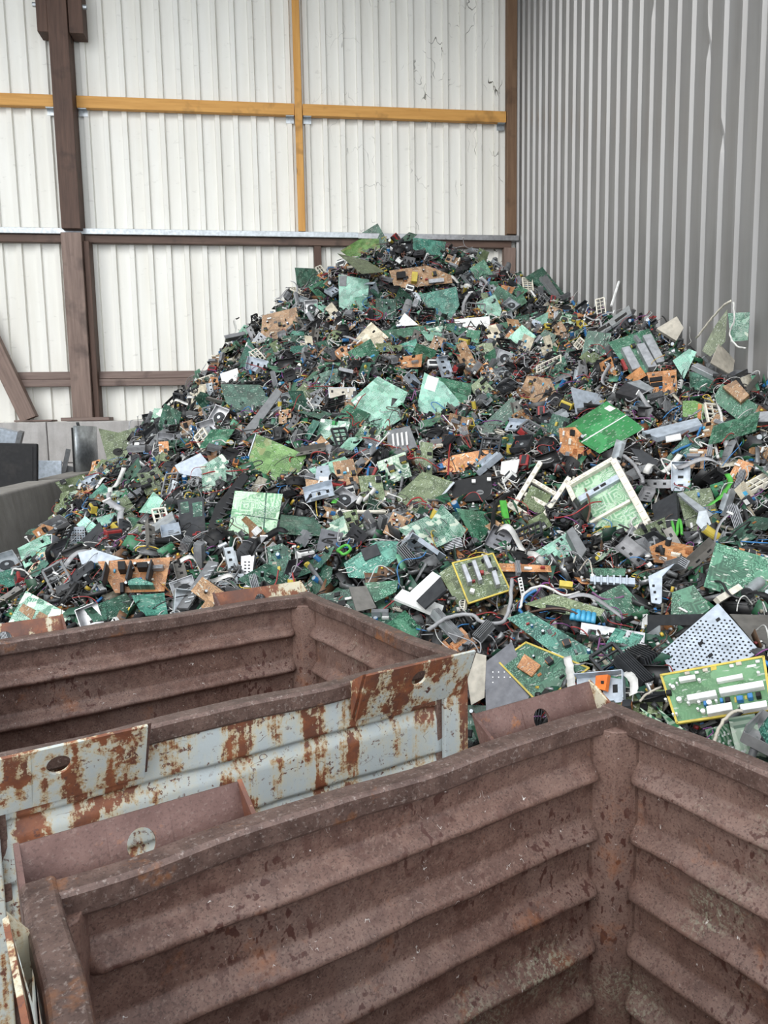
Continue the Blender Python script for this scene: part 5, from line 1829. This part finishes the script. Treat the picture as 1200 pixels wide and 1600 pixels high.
def clear_of_heroes(rad):
    """number of points on a ring of that radius that fall on a hero's outline"""
    c = np.zeros(len(SQ))
    for a in np.linspace(0, 2*PI, 9)[:-1]:
        c += under_hero(SQ+np.stack([math.cos(a)*rad*SPX, math.sin(a)*rad*SPX], 1), 1.0)
    return c <= 1
taken = []
ptr = 0
ORDER = RG.permutation(len(SPOTS))
grid_used = {}


def next_spot(gap):
    global ptr
    while ptr < len(ORDER):
        i = ORDER[ptr]
        ptr += 1
        if not CLEAR[i]:
            continue
        P = SPOTS[i]
        key = (int(P[0]/.25), int(P[1]/.25))
        close = False
        for a in (-1, 0, 1):
            for b in (-1, 0, 1):
                for (Q_, g) in grid_used.get((key[0]+a, key[1]+b), ()):
                    if np.linalg.norm(Q_-P) < (gap+g)*.5:
                        close = True
        if not close:
            grid_used.setdefault(key, []).append((P, gap))
            return P, SQ[i]
    return None, None


for build, mats, noun, cat, group, count, lift, spread in KINDS:
    protos = [(build(m, k), w) for k, (m, w) in enumerate(mats)]
    gap = {'circuit board': .15, 'loose wire': .05, 'curved plastic shell': .12}.get(noun, .09)
    first = [True]*len(protos)
    ptr = 0
    CLEAR = clear_of_heroes({'circuit board': .10, 'flat ribbon cable': .10, 'loose wire': .05, 'curved plastic shell': .09, 'slatted plastic frame': .09, 'open drive casing': .08}.get(noun, .06))
    for i in range(count):
        P, q = next_spot(gap)
        if P is None:
            break
        k = i % len(protos)
        root, word = protos[k]
        o = root if first[k] else copy_tree(root)
        first[k] = False
        n0 = hn(P[0], P[1], .15)
        toc = unit(CAM-P)
        n = unit(n0*.75+toc*.35+RG.normal(0, spread, 3)*.8)
        if n @ toc < .12:
            n = unit(n+toc*.5)
        a = RG.uniform(0, 2*PI)
        x = unit(np.cross(n, (math.cos(a), math.sin(a), .3)))
        y = np.cross(n, x)
        sc = RG.uniform(.75, 1.15)
        O = P+n0*(lift+RG.uniform(-.02, .03))
        m = mat4(O, x, y, n) @ Matrix.Scale(sc, 4)
        o.matrix_world = m
        size = 'small' if sc < .9 else 'larger' if sc > 1.03 else 'medium sized'
        tag(o, auto_label(size, word, noun, q), cat, group)
    for (r_, w), f in zip(protos, first):
        if f:
            for ch in list(r_.children):
                bpy.data.objects.remove(ch)
            bpy.data.objects.remove(r_)

# ------------------------------------------------------------------ uncountable clutter: small components and tangled wires
def pbox(sx, sy, sz, off=(0, 0, 0)):
    x, y, z = sx/2, sy/2, sz/2
    V = np.array([(-x, -y, -z), (x, -y, -z), (x, y, -z), (-x, y, -z), (-x, -y, z), (x, -y, z), (x, y, z), (-x, y, z)])+np.array(off)
    F = np.array([(0, 3, 2, 1), (4, 5, 6, 7), (0, 1, 5, 4), (1, 2, 6, 5), (2, 3, 7, 6), (3, 0, 4, 7)])
    return V, F


def pjoin(parts):
    V, F, C = [], [], []
    o = 0
    for (v, f), c in parts:
        V.append(v)
        F.append(f+o)
        C += [c]*len(f)
        o += len(v)
    return np.concatenate(V), np.concatenate(F), C


def phex(r, h):
    V = np.array([(r*math.cos(PI/3*i), r*math.sin(PI/3*i), z) for z in (-h/2, h/2) for i in range(6)])
    F = [(i, (i+1) % 6, 6+(i+1) % 6, 6+i) for i in range(6)]+[(6, 7, 8, 9), (6, 9, 10, 11), (3, 2, 1, 0), (5, 4, 3, 0)]
    return V, np.array(F)


# (proto, palette keys, weight); face colour None = piece colour
ST = [
    (pjoin([(pbox(.045, .032, .012), None), (pbox(.03, .02, .004, (0, 0, .008)), 'char')]), ['black', 'black', 'char', 'grey', 'black', 'white'], 3.0),
    (pjoin([(phex(.011, .035), None), ((phex(.009, .002)[0]+np.array((0, 0, .018)), phex(.009, .002)[1]), 'metal')]), ['black', 'blue', 'char', 'black', 'metal', 'brown', 'yellow'], 1.6),
    (pjoin([(pbox(.11, .075, .002), None), (pbox(.02, .015, .008, (.02, .01, .004)), 'black'), (pbox(.03, .008, .014, (-.025, -.015, .008)), 'metal'), (pbox(.012, .012, .018, (-.02, .018, .01)), 'white'), (pbox(.014, .01, .012, (.03, -.02, .006)), 'yellow')]), ['dgreen', 'green', 'brown', 'dgreen', 'orange', 'dgreen', 'brown', 'green'], 2.2),
    (pjoin([(pbox(.12, .07, .002), None)]), ['dgreen', 'lgreen', 'green', 'dgreen', 'green', 'lgreen', 'brown', 'beige'], 1.0),
    (pjoin([(pbox(.08, .05, .002), None), (pbox(.08, .002, .03, (0, .025, .015)), None), (pbox(.002, .05, .02, (.04, 0, .01)), None)]), ['metal', 'metal', 'grey', 'metal', 'char'], 1.3),
    (pjoin([(pbox(.07, .004, .03, (0, -.012+.006*k, 0)), None) for k in range(5)]+[(pbox(.07, .03, .004, (0, 0, -.015)), None)]), ['metal', 'char', 'grey', 'black'], .8),
    (pjoin([(pbox(.05, .012, .012), None)]+[(pbox(.005, .006, .004, (-.02+.01*k, 0, .007)), 'black') for k in range(5)]), ['white', 'white', 'beige', 'white', 'black', 'blue'], 1.3),
    (pjoin([(pbox(.034, .028, .026), 'char'), (pbox(.022, .036, .02), None)]), ['yellow', 'dbrown', 'orange', 'brown', 'black', 'white', 'red'], .8),
    (pjoin([(pbox(.16, .018, .006), None)]), ['black', 'grey', 'metal', 'beige', 'char', 'white'], .9),
    (pjoin([(pbox(.14, .09, .006), None), (pbox(.14, .006, .022, (0, .045, .008)), None)]), ['black', 'char', 'black', 'black', 'grey'], 1.5),
    (pjoin([(pbox(.015, .012, .012), None)]), ['white', 'blue', 'red', 'yellow', 'orange', 'white', 'lgreen', 'metal', 'beige'], 2.2),
]


def rand_frames(N, r, spread):
    n = N+r.normal(0, spread, N.shape)
    n /= np.linalg.norm(n, axis=1)[:, None]
    t = r.normal(0, 1, N.shape)
    x = np.cross(n, t)
    x /= np.linalg.norm(x, axis=1)[:, None]
    y = np.cross(n, x)
    return np.stack([x, y, n], 2)


NST = 43000
SP = visible_xy(NST, 21, 170.)
uh = under_hero(proj(SP), .97)
r = np.random.RandomState(5)
wts = np.array([s[2] for s in ST])
typ = r.choice(len(ST), NST, p=wts/wts.sum())
Vs, Fs, Cs = [], [], []
off = 0
for t, (pr, keys, w) in enumerate(ST):
    sel = np.where(typ == t)[0]
    pv, pf, pc = pr
    P = SP[sel]
    N = hn(P[:, 0], P[:, 1], .12)
    R_ = rand_frames(N, r, .75)
    s = r.uniform(.5, 1.15, len(sel))
    dep = np.where(uh[sel], r.uniform(-.14, -.06, len(sel)), r.uniform(-.125, .025, len(sel)))
    W = np.einsum('nij,vj->nvi', R_, pv)*s[:, None, None]+(P+N*dep[:, None])[:, None, :]
    W[..., 0] = np.minimum(W[..., 0], 3.15)
    Vs.append(W.reshape(-1, 3))
    Fs.append((pf[None]+(np.arange(len(sel))*len(pv))[:, None, None]+off).reshape(-1, 4))
    col = np.array([PAL[k] for k in keys])[r.randint(0, len(keys), len(sel))]
    col = col*np.concatenate([np.repeat(r.uniform(.35, 1.15, (len(sel), 1)), 3, 1), np.ones((len(sel), 1))], 1)
    fc = np.repeat(col[:, None], len(pf), 1)
    for j, c in enumerate(pc):
        if c:
            fc[:, j] = PAL[c]
    Cs.append(fc.reshape(-1, 4))
    off += len(sel)*len(pv)
bulk('small_components', np.concatenate(Vs), np.concatenate(Fs), np.concatenate(Cs), 'countless small broken components packed between the boards of the heap', 'components')

NW = 7600
SPW = visible_xy(NW, 33, 170.)
uw = under_hero(proj(SPW), .95)
SPW = SPW[~uw | (np.random.RandomState(3).rand(NW) < .06)]
NW = len(SPW)
r = np.random.RandomState(9)
seg, side = 13, 4
N = hn(SPW[:, 0], SPW[:, 1], .12)
Rf = rand_frames(N, r, .15)
th0 = r.uniform(0, 2*PI, NW)
ka, kb = r.normal(0, 9, NW), r.normal(0, 14, NW)
ln = r.uniform(.07, .32, NW)
tt = np.linspace(0, 1, seg)
ang = th0[:, None]+(ka*ln)[:, None]*tt+(kb*ln)[:, None]*np.sin(tt*PI*2)[None]*.5
step = (ln/(seg-1))[:, None]
lx = np.cumsum(np.cos(ang)*step, 1)
ly = np.cumsum(np.sin(ang)*step, 1)
lzz = r.uniform(-.02, .05, NW)[:, None]*np.sin(tt*PI)[None]*1.2+r.uniform(-.03, .025, NW)[:, None]
loc = np.stack([lx, ly, lzz], 2)
Wp = np.einsum('nij,nsj->nsi', Rf, loc)+SPW[:, None]
T = np.gradient(Wp, axis=1)
T /= np.linalg.norm(T, axis=2, keepdims=True)+1e-9
Xv = np.cross(T, N[:, None])
Xv /= np.linalg.norm(Xv, axis=2, keepdims=True)+1e-9
Yv = np.cross(T, Xv)
rad = r.choice([.0022, .003, .004, .0055], NW, p=[.5, .35, .12, .03])[:, None, None, None]
aa = np.arange(side)*2*PI/side
ring = Xv[:, :, None]*np.cos(aa)[None, None, :, None]+Yv[:, :, None]*np.sin(aa)[None, None, :, None]
Wp[..., 0] = np.minimum(Wp[..., 0], 3.14)
Vw = (Wp[:, :, None]+ring*rad).reshape(-1, 3)
bf = np.array([(i*side+k, i*side+(k+1) % side, (i+1)*side+(k+1) % side, (i+1)*side+k) for i in range(seg-1) for k in range(side)])
Fw = (bf[None]+(np.arange(NW)*seg*side)[:, None, None]).reshape(-1, 4)
wk = ['black']*5+['wiregrey']*5+['white']*4+['red']*3+['dbrown']*2+['blue']+['purple']+['yellow']+['char']*2
wc = np.array([PAL[k] for k in wk])[r.randint(0, len(wk), NW)]
bulk('tangled_wires', Vw, Fw, np.repeat(wc, len(bf), 0), 'thin tangled wires of many colours running all over the heap', 'wires')
